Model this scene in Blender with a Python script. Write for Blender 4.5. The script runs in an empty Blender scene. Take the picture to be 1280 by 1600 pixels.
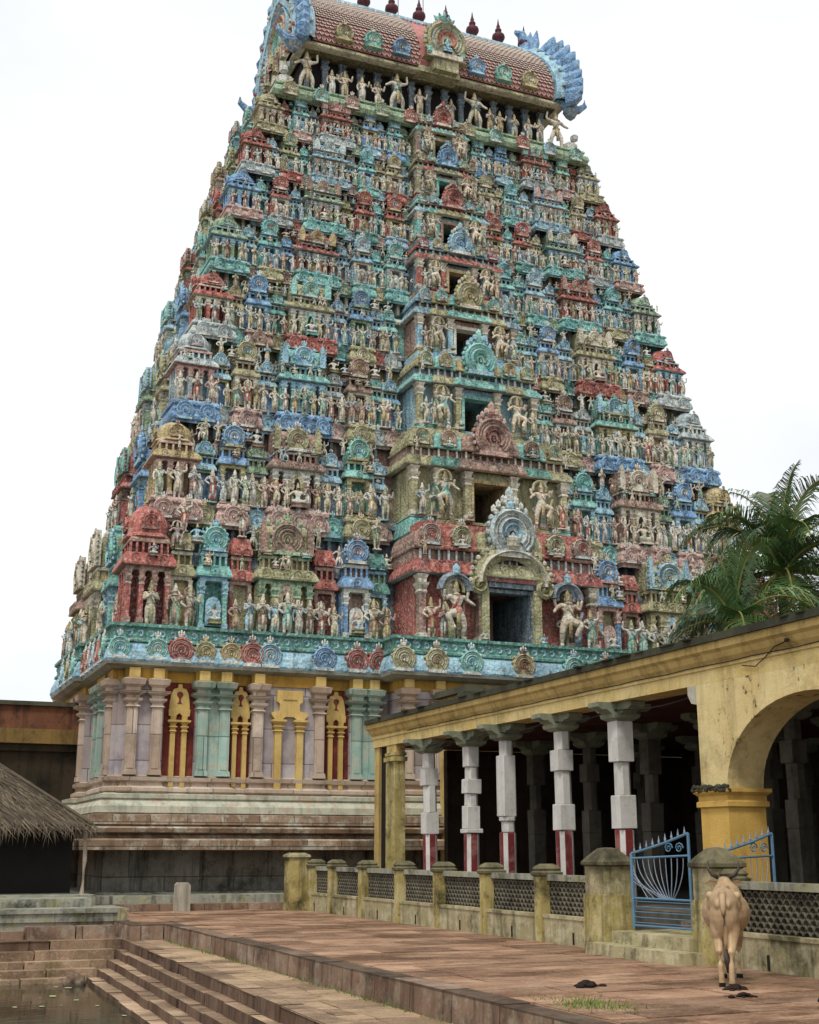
import bpy, bmesh, math, random
import numpy as np
from mathutils import Vector, Matrix, Euler

random.seed(7)
R = math.radians
scene = bpy.context.scene
COL = scene.collection

# ------------------------------------------------------------------ camera, sky, sun, exposure
cam_d = bpy.data.cameras.new("camera")
cam = bpy.data.objects.new("camera", cam_d)
COL.objects.link(cam)
scene.camera = cam
cam_d.sensor_fit = 'HORIZONTAL'
cam_d.sensor_width = 36.0
cam_d.lens = 36.0 * 2000.0 / 1280.0
cam_d.clip_start = 0.1
cam_d.clip_end = 3000
cam.location = (0, 0, 1.7)
cam.rotation_euler = (R(90) + math.atan(528 / 2000.0), 0, -R(22.84))
scene.render.resolution_x, scene.render.resolution_y = 819, 1024

SUN_EL, SUN_AZ = R(58), R(-140)          # azimuth measured from +Y towards +X: light comes from the front left
world = bpy.data.worlds.new("World")
scene.world = world
world.use_nodes = True
wn = world.node_tree
for n in list(wn.nodes):
    wn.nodes.remove(n)
w_out = wn.nodes.new('ShaderNodeOutputWorld')
w_bg = wn.nodes.new('ShaderNodeBackground')
w_sky = wn.nodes.new('ShaderNodeTexSky')
w_sky.sky_type = 'NISHITA'
w_sky.sun_disc = False
w_sky.sun_elevation = SUN_EL
w_sky.sun_rotation = SUN_AZ
w_sky.air_density = 1.0
w_sky.dust_density = 3.0
w_tc = wn.nodes.new('ShaderNodeTexCoord')
w_map = wn.nodes.new('ShaderNodeMapping')
w_map.inputs['Scale'].default_value = (1.2, 1.2, 2.6)
w_no = wn.nodes.new('ShaderNodeTexNoise')
w_no.inputs['Scale'].default_value = 1.6
w_no.inputs['Detail'].default_value = 5
w_rp = wn.nodes.new('ShaderNodeValToRGB')
w_rp.color_ramp.elements[0].position = 0.32
w_rp.color_ramp.elements[0].color = (6.9, 7.2, 7.6, 1)
w_rp.color_ramp.elements[1].position = 0.62
w_rp.color_ramp.elements[1].color = (9.2, 9.3, 9.4, 1)
w_mx = wn.nodes.new('ShaderNodeMix')
w_mx.data_type = 'RGBA'
w_mx.inputs[0].default_value = 0.93
wn.links.new(w_tc.outputs['Generated'], w_map.inputs['Vector'])
wn.links.new(w_map.outputs[0], w_no.inputs['Vector'])
wn.links.new(w_no.outputs[0], w_rp.inputs[0])
wn.links.new(w_sky.outputs[0], w_mx.inputs[6])
wn.links.new(w_rp.outputs[0], w_mx.inputs[7])
wn.links.new(w_mx.outputs[2], w_bg.inputs['Color'])
w_bg.inputs['Strength'].default_value = 0.09
wn.links.new(w_bg.outputs[0], w_out.inputs[0])

sun_d = bpy.data.lights.new("sun", 'SUN')
sun_d.energy = 1.5
sun_d.angle = R(12)
sun_d.color = (1.0, 0.95, 0.87)
sun = bpy.data.objects.new("sun", sun_d)
COL.objects.link(sun)
sd = Vector((math.sin(SUN_AZ) * math.cos(SUN_EL), math.cos(SUN_AZ) * math.cos(SUN_EL), math.sin(SUN_EL)))
sun.rotation_euler = sd.to_track_quat('Z', 'Y').to_euler()
sun.location = (0, 0, 60)

scene.view_settings.view_transform = 'Standard'
scene.view_settings.look = 'None'
scene.view_settings.exposure = 0.55
scene.view_settings.gamma = 1.0
scene.cycles.max_bounces = 6
scene.cycles.diffuse_bounces = 2
scene.cycles.glossy_bounces = 2

# ------------------------------------------------------------------ materials
def lin(h):
    h = h.lstrip('#')
    c = [int(h[i:i + 2], 16) / 255 for i in (0, 2, 4)]
    return tuple(x / 12.92 if x <= 0.04045 else ((x + 0.055) / 1.055) ** 2.4 for x in c) + (1,)

MATS = {}
class NT:
    def __init__(s, name):
        s.m = bpy.data.materials.new(name)
        s.m.use_nodes = True
        s.t = s.m.node_tree
        s.b = s.t.nodes['Principled BSDF']
        MATS[name] = s.m
        s.geo = s.t.nodes.new('ShaderNodeNewGeometry')
        s.pos = s.geo.outputs['Position']
    def n(s, typ, **kw):
        x = s.t.nodes.new(typ)
        for k, v in kw.items():
            setattr(x, k, v)
        return x
    def l(s, a, b):
        s.t.links.new(a, b)
    def mapped(s, scale, vec=None):
        m = s.n('ShaderNodeMapping')
        m.inputs['Scale'].default_value = scale
        s.l(vec or s.pos, m.inputs['Vector'])
        return m.outputs[0]
    def noise(s, scale, detail=5, rough=0.6, vec=None):
        x = s.n('ShaderNodeTexNoise')
        x.inputs['Scale'].default_value = scale
        x.inputs['Detail'].default_value = detail
        x.inputs['Roughness'].default_value = rough
        s.l(vec or s.pos, x.inputs['Vector'])
        return x.outputs[0]
    def ramp(s, f, p0, p1, c0=(0, 0, 0, 1), c1=(1, 1, 1, 1)):
        x = s.n('ShaderNodeValToRGB')
        e = x.color_ramp.elements
        e[0].position, e[1].position = p0, p1
        e[0].color, e[1].color = c0, c1
        s.l(f, x.inputs[0])
        return x.outputs[0]
    def mul(s, a, k):
        x = s.n('ShaderNodeMath', operation='MULTIPLY')
        s.l(a, x.inputs[0])
        if isinstance(k, (int, float)):
            x.inputs[1].default_value = k
        else:
            s.l(k, x.inputs[1])
        return x.outputs[0]
    def mix(s, f, a, b, mode='MIX'):
        x = s.n('ShaderNodeMix', data_type='RGBA', blend_type=mode)
        for v, i in ((f, 0), (a, 6), (b, 7)):
            if isinstance(v, (int, float, tuple)):
                x.inputs[i].default_value = v
            else:
                s.l(v, x.inputs[i])
        return x.outputs[2]
    def bump(s, h, strength, dist):
        x = s.n('ShaderNodeBump')
        x.inputs['Strength'].default_value = strength
        x.inputs['Distance'].default_value = dist
        s.l(h, x.inputs['Height'])
        s.l(x.outputs[0], s.b.inputs['Normal'])
    def done(s, col, rough=0.85):
        s.l(col, s.b.inputs['Base Color'])
        s.b.inputs['Roughness'].default_value = rough
        s.b.inputs['Specular IOR Level'].default_value = 0.25
        return s.m

def stucco(name, col, var=None, grime=0.75, pale=0.55):
    """weathered painted stucco: paint worn to pale plaster in specks, moss and soot in patches and streaks"""
    k = NT(name)
    def soft(q):
        q = lin(q)
        g_ = 0.3 * q[0] + 0.6 * q[1] + 0.1 * q[2]
        return tuple(x_ * 0.93 + g_ * 0.09 for x_ in q[:3]) + (1,)
    c = soft(col)
    v = soft(var) if var else tuple(x * 0.6 for x in c[:3]) + (1,)
    a = k.mix(k.ramp(k.noise(1.7, 4), 0.38, 0.66), c, v)
    fine = k.noise(9.0, 6, 0.7)
    a = k.mix(k.mul(k.ramp(fine, 0.51, 0.64), pale), a, lin('#cdd0c6'))
    och = k.noise(5.0, 5, 0.65, k.mapped((1, 1, 0.7)))
    a = k.mix(k.mul(k.ramp(och, 0.57, 0.72), 0.35), a, lin('#9c9260'))
    st = k.noise(3.2, 6, 0.7, k.mapped((1.6, 1.6, 0.22)))
    a = k.mix(k.mul(k.ramp(st, 0.5, 0.68), grime), a, lin('#2c2f26'))
    pt = k.noise(0.55, 5, 0.65)
    a = k.mix(k.mul(k.ramp(pt, 0.52, 0.72), grime * 0.6), a, lin('#34362a'))
    sp = k.noise(16.0, 4, 0.75)
    a = k.mix(k.mul(k.ramp(sp, 0.55, 0.66), grime * 1.0), a, lin('#1d1c17'))
    h = k.n('ShaderNodeTexVoronoi')
    h.inputs['Scale'].default_value = 9.0
    k.l(k.pos, h.inputs['Vector'])
    k.bump(h.outputs['Distance'], 0.55, 0.06)
    return k.done(a, 0.88)

PAL = {
    'red': ('#b8665a', '#954e48'), 'rust': ('#ab8878', '#84695e'), 'teal': ('#8ac6ba', '#60a5a0'), 'green': ('#9db594', '#6f8e6c'),
    'sky': ('#9fc8d6', '#74a3ba'), 'blue': ('#7ea9cf', '#5b88b4'), 'olive': ('#b0aa80', '#8c885e'), 'ochre': ('#bfaa78', '#9a8858'),
    'pale': ('#bcc5c2', '#97a9ac'), 'cream': ('#d3ccba', '#b3aa94'), 'flesh': ('#d6c6ae', '#b3a08a'), 'pink': ('#cba79b', '#a98680'),
    'seagreen': ('#5e9a8d', '#437a72'), 'white': ('#d3d2c8', '#b2b4ac'), 'maroon': ('#83433d', '#653230'), 'slate': ('#7d8c98', '#5c6b78'),
}
for kk, (a, b) in PAL.items():
    stucco(kk, a, b, grime=0.75 if kk not in ('cream', 'flesh', 'white') else 0.66)

def plaster(name, col, var, soot='#2b2a22', soot_amt=0.7, block=None, peel=None, streak=0.6, rough=0.85, pscale=0.9, peel_amt=0.8, spots=False):
    """large wall paint or stone with stains; block = (w, h, mortar colour) draws masonry joints"""
    k = NT(name)
    a = k.mix(k.ramp(k.noise(pscale, 6, 0.65), 0.35, 0.68), lin(col), lin(var))
    a = k.mix(k.mul(k.ramp(k.noise(14, 5, 0.7), 0.5, 0.75), 0.25), a, lin(var))
    if peel:
        a = k.mix(k.mul(k.ramp(k.noise(2.3, 8, 0.72), 0.5, 0.58), peel_amt), a, lin(peel))
    hgt = k.noise(22, 6, 0.7)
    if block:
        sep = k.n('ShaderNodeSeparateXYZ')
        k.l(k.pos, sep.inputs[0])
        ad = k.n('ShaderNodeMath', operation='ADD')
        k.l(sep.outputs[0], ad.inputs[0])
        k.l(sep.outputs[1], ad.inputs[1])
        cb = k.n('ShaderNodeCombineXYZ')
        k.l(ad.outputs[0], cb.inputs[0])
        k.l(sep.outputs[2], cb.inputs[1])
        br = k.n('ShaderNodeTexBrick')
        br.inputs['Scale'].default_value = 1.0
        br.inputs['Brick Width'].default_value = block[0]
        br.inputs['Row Height'].default_value = block[1]
        br.inputs['Mortar Size'].default_value = 0.022
        br.inputs['Mortar Smooth'].default_value = 0.4
        br.inputs['Color1'].default_value = (1, 1, 1, 1)
        br.inputs['Color2'].default_value = (0.62, 0.54, 0.48, 1)
        br.inputs['Mortar'].default_value = (0.25, 0.23, 0.2, 1)
        k.l(cb.outputs[0], br.inputs['Vector'])
        a = k.mix(0.85, a, br.outputs['Color'], 'MULTIPLY')
    if spots:
        sv = k.noise(7.0, 5, 0.75, k.mapped((1.0, 1.0, 0.55)))
        big = k.ramp(k.noise(0.9, 3), 0.47, 0.56)
        a = k.mix(k.mul(k.mul(k.ramp(sv, 0.57, 0.62), big), 0.9), a, lin('#2e281a'))
    st = k.noise(1.6, 6, 0.7, k.mapped((2.2, 2.2, 0.16)))
    a = k.mix(k.mul(k.ramp(st, 0.5, 0.7), streak), a, lin(soot))
    a = k.mix(k.mul(k.ramp(k.noise(0.8, 7, 0.72), 0.52, 0.66), soot_amt), a, lin(soot))
    a = k.mix(k.mul(k.ramp(k.noise(4.5, 7, 0.75), 0.55, 0.66), soot_amt * 0.65), a, lin(soot))
    a = k.mix(k.mul(k.ramp(k.noise(30, 4, 0.7), 0.58, 0.7), soot_amt * 0.4), a, lin(soot))
    k.bump(hgt, 0.5, 0.02)
    return k.done(a, rough)

plaster('hall_yellow', '#d8c692', '#c8b078', soot='#5b4a22', soot_amt=0.4, peel='#e0cf9a', peel_amt=0.45, streak=0.4, spots=True)
plaster('hall_orange', '#cda95c', '#ba9246', soot='#6b4a18', soot_amt=0.25, streak=0.2)
plaster('beam_yellow', '#d4be84', '#c4aa68', soot='#5b4a22', soot_amt=0.4, peel='#dcca98', peel_amt=0.4, streak=0.4)
plaster('fascia_yellow', '#c8ae70', '#b0965c', soot='#4a3a1c', soot_amt=0.5, streak=0.55)
plaster('cap_moss', '#7d775c', '#5a563f', soot='#24231a', soot_amt=0.8, streak=0.5, pscale=3)
plaster('wall_mossy', '#b1a584', '#908862', soot='#35331f', soot_amt=0.8, peel='#c9c2a2', peel_amt=0.5, streak=0.75)
plaster('wall_ochre', '#b2a26a', '#948650', soot='#33301a', soot_amt=0.9, peel='#cfc6a0', peel_amt=0.4, streak=0.8, pscale=1.6)
plaster('white_paint', '#d2d0ca', '#b9b7b0', soot='#5b574c', soot_amt=0.4, streak=0.25)
plaster('red_paint', '#7c3230', '#63282a', soot='#2f1c1a', soot_amt=0.3, peel='#b98e88', peel_amt=0.35, streak=0.3)
plaster('capital_stone', '#8f937e', '#6d7563', soot='#33362a', soot_amt=0.5, streak=0.4)
plaster('roof_dark', '#4b4a3a', '#33352a', soot='#1c1d16', soot_amt=0.6, streak=0.4, rough=0.95)
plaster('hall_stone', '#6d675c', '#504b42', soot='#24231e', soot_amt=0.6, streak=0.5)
plaster('old_ochre', '#7f6638', '#66512c', soot='#2b2416', soot_amt=0.7, streak=0.7)
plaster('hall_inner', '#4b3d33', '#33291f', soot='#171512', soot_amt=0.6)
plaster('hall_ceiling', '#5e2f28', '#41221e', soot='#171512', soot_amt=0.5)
plaster('plinth_stone', '#ad9780', '#8c7762', soot='#2f2a22', soot_amt=0.6, block=(1.15, 0.36), peel='#c9c7b6', peel_amt=0.7, streak=0.55)
plaster('plinth_pale', '#b7b9a6', '#a3a693', soot='#3b3a2e', soot_amt=0.5, block=(1.6, 0.6), peel='#a07f68', peel_amt=0.6, streak=0.5)
plaster('plinth_mint', '#bfbba6', '#aeb3a0', soot='#3b3a2e', soot_amt=0.45, peel='#b09780', peel_amt=0.6, streak=0.45)
plaster('plinth_dark', '#8b8a80', '#5f5e55', soot='#141412', soot_amt=0.85, block=(2.2, 0.9), peel='#8c8c84', peel_amt=0.5, streak=0.9)
plaster('pink_stone', '#d2c2b0', '#bba996', soot='#4b3b38', soot_amt=0.35, streak=0.3, block=(2.6, 1.3))
plaster('lilac_stone', '#beb8b4', '#aaa3a6', soot='#5a5260', soot_amt=0.4, peel='#b9aeb0', peel_amt=0.65, streak=0.4, block=(2.2, 1.1))
plaster('mint_stone', '#b0c9bc', '#94b6aa', soot='#46584f', soot_amt=0.35, peel='#c2bdac', peel_amt=0.7, streak=0.4, block=(2.4, 1.3))
plaster('maroon_wall', '#74302a', '#5c2622', soot='#2c1714', soot_amt=0.35, peel='#9a5a40', peel_amt=0.35, streak=0.35)
plaster('niche_yellow', '#d0b472', '#b99a58', soot='#5b4520', soot_amt=0.3, streak=0.3)
plaster('beam_ochre', '#b08a3c', '#957230', soot='#3f2f14', soot_amt=0.45, streak=0.45)
plaster('eave_grey', '#a3a08e', '#858373', soot='#33332a', soot_amt=0.5, streak=0.3)
plaster('old_wall', '#7d5138', '#5c3b2a', soot='#1e1a14', soot_amt=0.8, streak=0.8, pscale=0.5)
plaster('old_wall_dark', '#3f3526', '#292418', soot='#12110d', soot_amt=0.8, streak=0.7)
plaster('platform_pale', '#a3a394', '#84857a', soot='#26271f', soot_amt=0.85, peel='#8d8648', peel_amt=0.45, streak=0.8, pscale=1.4)
plaster('bollard_stone', '#b8b2a2', '#9c9686', soot='#4a463c', soot_amt=0.35)
plaster('lattice_grey', '#7d7868', '#5c584c', soot='#1c1b17', soot_amt=0.7, pscale=2.5)
plaster('shade_stain_stone', '#24221e', '#1a1816', soot='#0c0b0a', soot_amt=0.6)  # near-black: shade put into tower recesses, stain on the hall end
plaster('wood_post', '#a59a88', '#7d7363', soot='#3d372e', soot_amt=0.4, streak=0.7)
plaster('trunk_bark', '#6d6252', '#4f473b', soot='#28241d', soot_amt=0.5)
plaster('finial_metal', '#5a2a2c', '#43202a', soot='#241416', soot_amt=0.4, rough=0.6)
plaster('dung', '#2f211a', '#1f1611', soot='#120d0a', soot_amt=0.5, pscale=6)

def paving(name, c0, c1, wet, bw, bh, joints, rough=0.7, wet_amt=0.6, grow='#6f6a3c'):
    k = NT(name)
    a = k.mix(k.ramp(k.noise(0.9, 7, 0.65), 0.36, 0.66), lin(c0), lin(c1))
    a = k.mix(k.mul(k.ramp(k.noise(7, 6, 0.7), 0.48, 0.7), 0.35), a, lin('#c2a68c'))
    wv = k.n('ShaderNodeMapping')
    wv.inputs['Scale'].default_value = (1, 1, 1)
    k.l(k.pos, wv.inputs['Vector'])
    dis = k.n('ShaderNodeTexNoise')
    dis.inputs['Scale'].default_value = 1.2
    k.l(k.pos, dis.inputs['Vector'])
    vm = k.n('ShaderNodeVectorMath', operation='MULTIPLY_ADD')
    vm.inputs[1].default_value = (0.25, 0.25, 0)
    k.l(dis.outputs['Color'], vm.inputs[0])
    k.l(wv.outputs[0], vm.inputs[2])
    br = k.n('ShaderNodeTexBrick')
    br.inputs['Scale'].default_value = 1.0
    br.inputs['Brick Width'].default_value = bw
    br.inputs['Row Height'].default_value = bh
    br.inputs['Mortar Size'].default_value = 0.03
    br.inputs['Mortar Smooth'].default_value = 0.5
    br.inputs['Color1'].default_value = (1, 1, 1, 1)
    br.inputs['Color2'].default_value = (0.55, 0.5, 0.46, 1)
    br.inputs['Mortar'].default_value = (0.22, 0.2, 0.17, 1)
    k.l(vm.outputs[0], br.inputs['Vector'])
    a = k.mix(joints, a, br.outputs['Color'], 'MULTIPLY')
    lg = k.noise(1.0, 7, 0.68, k.mapped((0.8, 1.7, 1)))
    a = k.mix(k.mul(k.ramp(lg, 0.42, 0.6), 0.55), a, lin('#c0a58c'))
    a = k.mix(k.mul(k.ramp(k.noise(1.3, 7, 0.7, k.mapped((0.8, 1.8, 1))), 0.5, 0.64), 0.6), a, lin(wet))
    wf = k.ramp(k.noise(0.42, 7, 0.62, k.mapped((1.0, 1.5, 1))), 0.5, 0.62)
    a = k.mix(k.mul(wf, wet_amt), a, lin(wet))
    a = k.mix(k.mul(k.ramp(k.noise(1.3, 7, 0.7), 0.57, 0.68), 0.5), a, lin(grow))
    ri = k.ramp(k.geo.outputs['Random Per Island'], 0.0, 1.0, (0.5, 0.45, 0.42, 1), (1.12, 1.08, 1.04, 1))
    a = k.mix(1.0, a, ri, 'MULTIPLY')
    k.l(a, k.b.inputs['Base Color'])
    rr = k.ramp(wf, 0, 1, (rough, rough, rough, 1), (0.42, 0.42, 0.42, 1))
    fn = k.noise(26, 6, 0.75)
    a = k.mix(k.mul(k.ramp(fn, 0.52, 0.66), 0.55), a, lin('#3a2a20'))
    a = k.mix(k.mul(k.ramp(k.noise(17, 6, 0.75), 0.55, 0.68), 0.5), a, lin('#c9b297'))
    k.bump(k.noise(11, 7, 0.7), 0.6, 0.04)
    k.done(a, rough)
    k.l(rr, k.b.inputs['Roughness'])
    return k.m

paving('terrace_paving', '#a5836a', '#87664f', '#54341f', 1.7, 0.85, 0.0, wet_amt=0.75)
paving('landing_paving', '#b8a383', '#9b8468', '#5d4a38', 1.2, 0.8, 0.0, wet_amt=0.4)
paving('step_stone', '#bda88c', '#a08a6e', '#4a382b', 0.9, 4.0, 0.5, wet_amt=0.5)
plaster('riser_stone', '#7d6654', '#5e4a3c', soot='#1e1714', soot_amt=0.75, block=(0.9, 3.0), streak=0.7, pscale=1.5)
plaster('kerb_stone', '#9c8572', '#715848', soot='#23201a', soot_amt=0.7, block=(1.3, 3.0), streak=0.6, peel='#a8a290', peel_amt=0.5)

def simple(name, col, var, scale, rough=0.7, bump=0.3, spec=0.3, metal=0.0):
    k = NT(name)
    a = k.mix(k.ramp(k.noise(scale, 6, 0.65), 0.35, 0.68), lin(col), lin(var))
    k.bump(k.noise(scale * 6, 4), bump, 0.01)
    k.done(a, rough)
    k.b.inputs['Specular IOR Level'].default_value = spec
    k.b.inputs['Metallic'].default_value = metal
    return k.m

simple('shade_black', '#15130f', '#0d0c0a', 3)  # near-black, shade painted into holes and the hut interior
simple('gate_blue', '#5b7f98', '#4c6f88', 4, 0.5)
simple('gate_pale', '#8a97a6', '#6a7888', 5, 0.5)
simple('cow_hide', '#b39a7a', '#917757', 4, 0.75, 0.2)
simple('cow_pale', '#c8ad8a', '#b09470', 6, 0.75, 0.2)
simple('horn', '#4a4038', '#2e2822', 8, 0.5)
simple('hoof', '#2a2420', '#1c1815', 8, 0.5)
simple('palm_leaf', '#5a7a42', '#3f5d31', 1.5, 0.45, 0.1, 0.5)
simple('palm_leaf_dark', '#3a5432', '#283e25', 1.5, 0.45, 0.1, 0.5)
simple('palm_leaf_dry', '#8d8552', '#6b6238', 2, 0.6, 0.1)
simple('palm_rib', '#8a8a4a', '#6f7038', 3, 0.5)
simple('thatch', '#625849', '#4a4238', 3, 0.95, 0.6)
simple('thatch_light', '#7d715e', '#5f5546', 5, 0.95, 0.6)
simple('grass_blade', '#5d7a34', '#74803f', 6, 0.6)
simple('leaf_float', '#8aa06a', '#b8c49a', 6, 0.6)
simple('wire', '#1c1c1c', '#101010', 5, 0.6)
simple('roof_red', '#b67c76', '#935e5a', 3, 0.85)
simple('roof_rim', '#cdc2b4', '#a8a094', 5, 0.85)
simple('door_brown', '#5a4436', '#3f2f26', 2, 0.8)
k = NT('tank_water')
k.b.inputs['Roughness'].default_value = 0.06
k.bump(k.noise(2.2, 3, 0.5), 0.12, 0.05)
a = k.mix(k.ramp(k.noise(0.7, 6), 0.35, 0.65), lin('#2b2d20'), lin('#3a3826'))
k.l(a, k.b.inputs['Base Color'])
k.b.inputs['Specular IOR Level'].default_value = 0.5

# ------------------------------------------------------------------ mesh builder
class MB:
    def __init__(s):
        s.v, s.f, s.m = [], [], []
    def add(s, vs, fs, m):
        o = len(s.v)
        s.v.extend([tuple(p) for p in vs])
        s.f.extend([tuple(i + o for i in f) for f in fs])
        s.m.extend([m] * len(fs))
    def box(s, x0, x1, y0, y1, z0, z1, m, tx=0.0, ty=0.0):
        """axis box; tx, ty pull the top in on each side"""
        s.add([(x0, y0, z0), (x1, y0, z0), (x1, y1, z0), (x0, y1, z0), (x0 + tx, y0 + ty, z1), (x1 - tx, y0 + ty, z1), (x1 - tx, y1 - ty, z1), (x0 + tx, y1 - ty, z1)],
              [(0, 3, 2, 1), (4, 5, 6, 7), (0, 1, 5, 4), (1, 2, 6, 5), (2, 3, 7, 6), (3, 0, 4, 7)], m)
    def cb(s, cx, cy, z0, sx, sy, h, m, t=0.0):
        s.box(cx - sx / 2, cx + sx / 2, cy - sy / 2, cy + sy / 2, z0, z0 + h, m, t, t)
    def lathe(s, cx, cy, prof, n, m, sq=1.0, rot=0.0):
        vs, fs = [], []
        for r, z in prof:
            for i in range(n):
                a = 2 * math.pi * i / n + rot
                vs.append((cx + r * math.cos(a), cy + r * math.sin(a) * sq, z))
        for j in range(len(prof) - 1):
            for i in range(n):
                fs.append((j * n + i, j * n + (i + 1) % n, (j + 1) * n + (i + 1) % n, (j + 1) * n + i))
        fs.append(tuple(range((len(prof) - 1) * n, len(prof) * n)))
        fs.append(tuple(reversed(range(n))))
        s.add(vs, fs, m)
    def mold(s, poly, prof, m, cap_top=True, cap_bot=False):
        """sweep (offset, z) profile round a closed counter-clockwise plan outline, mitred"""
        n = len(poly)
        def off(d):
            out = []
            for i in range(n):
                p0, p1, p2 = Vector(poly[i - 1]), Vector(poly[i]), Vector(poly[(i + 1) % n])
                e1, e2 = (p1 - p0).normalized(), (p2 - p1).normalized()
                n1, n2 = Vector((e1.y, -e1.x)), Vector((e2.y, -e2.x))
                b = n1 + n2
                b = b / max(0.3, b.dot(n1)) if b.length > 1e-6 else n1
                out.append(p1 + b * d)
            return out
        vs, fs = [], []
        for d, z in prof:
            vs += [(p.x, p.y, z) for p in off(d)]
        for j in range(len(prof) - 1):
            mm = m
            for i in range(n):
                fs.append((j * n + i, j * n + (i + 1) % n, (j + 1) * n + (i + 1) % n, (j + 1) * n + i))
        if cap_top:
            fs.append(tuple(range((len(prof) - 1) * n, len(prof) * n)))
        if cap_bot:
            fs.append(tuple(reversed(range(n))))
        s.add(vs, fs, m)
    def rect(s, hx, y0, y1, prof, m, cx=0.0, **kw):
        s.mold([(cx - hx, y0), (cx + hx, y0), (cx + hx, y1), (cx - hx, y1)], prof, m, **kw)
    def plate(s, pts, y0, y1, m):
        """outline in x,z (counter-clockwise seen from the front, -y) extruded between y0 (front) and y1"""
        n = len(pts)
        vs = [(x, y0, z) for x, z in pts] + [(x, y1, z) for x, z in pts]
        fs = [tuple(range(n)), tuple(reversed(range(n, 2 * n)))]
        fs += [(i, n + i, n + (i + 1) % n, (i + 1) % n) for i in range(n)]
        s.add(vs, fs, m)
    def tube(s, pts, rad, n, m, cap=True):
        pts = [Vector(p) for p in pts]
        if isinstance(rad, (int, float)):
            rad = [rad] * len(pts)
        vs, fs = [], []
        for i, p in enumerate(pts):
            t = (pts[min(i + 1, len(pts) - 1)] - pts[max(i - 1, 0)]).normalized()
            a = t.cross(Vector((0, 0, 1)))
            if a.length < 1e-3:
                a = t.cross(Vector((1, 0, 0)))
            a.normalize()
            b = t.cross(a)
            for k in range(n):
                w = 2 * math.pi * k / n
                vs.append(p + (a * math.cos(w) + b * math.sin(w)) * rad[i])
        for i in range(len(pts) - 1):
            for k in range(n):
                fs.append((i * n + k, i * n + (k + 1) % n, (i + 1) * n + (k + 1) % n, (i + 1) * n + k))
        if cap:
            fs.append(tuple(reversed(range(n))))
            fs.append(tuple(range((len(pts) - 1) * n, len(pts) * n)))
        s.add(vs, fs, m)
    def blob(s, c, r, m, n=6):
        cx, cy, cz = c
        rx, ry, rz = (r, r, r) if isinstance(r, (int, float)) else r
        vs, fs = [(cx, cy, cz - rz)], []
        for j in (-0.5, 0.35):
            for i in range(n):
                a = 2 * math.pi * i / n
                q = math.sqrt(1 - j * j)
                vs.append((cx + rx * q * math.cos(a), cy + ry * q * math.sin(a), cz + rz * j))
        vs.append((cx, cy, cz + rz))
        for i in range(n):
            k = (i + 1) % n
            fs += [(0, 1 + k, 1 + i), (1 + i, 1 + k, 1 + n + k, 1 + n + i), (1 + n + i, 1 + n + k, 2 * n + 1)]
        s.add(vs, fs, m)
    def put(s, other, mtx, ren=None):
        if not other.v:
            return
        V = np.array(other.v)
        A = np.array(mtx)
        V = V @ A[:3, :3].T + A[:3, 3]
        o = len(s.v)
        s.v.extend(map(tuple, V))
        flip = np.linalg.det(A[:3, :3]) < 0
        s.f.extend([tuple(i + o for i in (reversed(f) if flip else f)) for f in other.f])
        s.m.extend([ren.get(x, x) for x in other.m] if ren else other.m)
    def mesh(s, name, ren=None, smooth=False):
        me = bpy.data.meshes.new(name)
        me.from_pydata(s.v, [], s.f)
        ms = [ren.get(x, x) for x in s.m] if ren else s.m
        names = []
        for x in ms:
            if x not in names:
                names.append(x)
        for x in names:
            me.materials.append(MATS[x])
        idx = {x: i for i, x in enumerate(names)}
        me.polygons.foreach_set('material_index', [idx[x] for x in ms])
        if smooth:
            me.polygons.foreach_set('use_smooth', [True] * len(me.polygons))
        me.update()
        return me
    def build(s, name, parent=None, ren=None, smooth=False, loc=None):
        return link(name, s.mesh(name, ren, smooth), parent, loc)

def link(name, data, parent=None, mtx=None):
    o = bpy.data.objects.new(name, data)
    COL.objects.link(o)
    if parent is not None:
        o.parent = parent
    if mtx is not None:
        if isinstance(mtx, Matrix):
            o.matrix_local = mtx
        else:
            o.location = mtx
    return o

def tag(o, label=None, cat=None, group=None, kind=None):
    for k_, v_ in (('label', label), ('category', cat), ('group', group), ('kind', kind)):
        if v_:
            o[k_] = v_
    return o

def empty(name, loc=(0, 0, 0), rz=0, label=None, cat=None, group=None):
    o = link(name, None, None, loc)
    o.rotation_euler = (0, 0, rz)
    return tag(o, label, cat, group)

def T(x, y, z, sx=1, sy=1, sz=1, rz=0):
    return Matrix.Translation((x, y, z)) @ Matrix.Rotation(rz, 4, 'Z') @ Matrix.Diagonal((sx, sy, sz, 1))

def copy_under(o, parent):
    c = o.copy()
    COL.objects.link(c)
    c.parent = parent
    return c


# ------------------------------------------------------------------ ornament templates (front faces -y, base at z = 0)
def ring(mb, cx, y, cz, r0, r1, h, m, a0=-50, a1=230, seg=14, sz=1.0):
    vs, fs = [], []
    for i in range(seg + 1):
        a = R(a0 + (a1 - a0) * i / seg)
        for r, d in ((r0, 0), ((r0 + r1) / 2, h), (r1, 0)):
            vs.append((cx + r * math.cos(a), y - d, cz + r * math.sin(a) * sz))
    for i in range(seg):
        b = i * 3
        fs += [(b, b + 1, b + 4, b + 3), (b + 1, b + 2, b + 5, b + 4)]
    mb.add(vs, fs, m)

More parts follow.
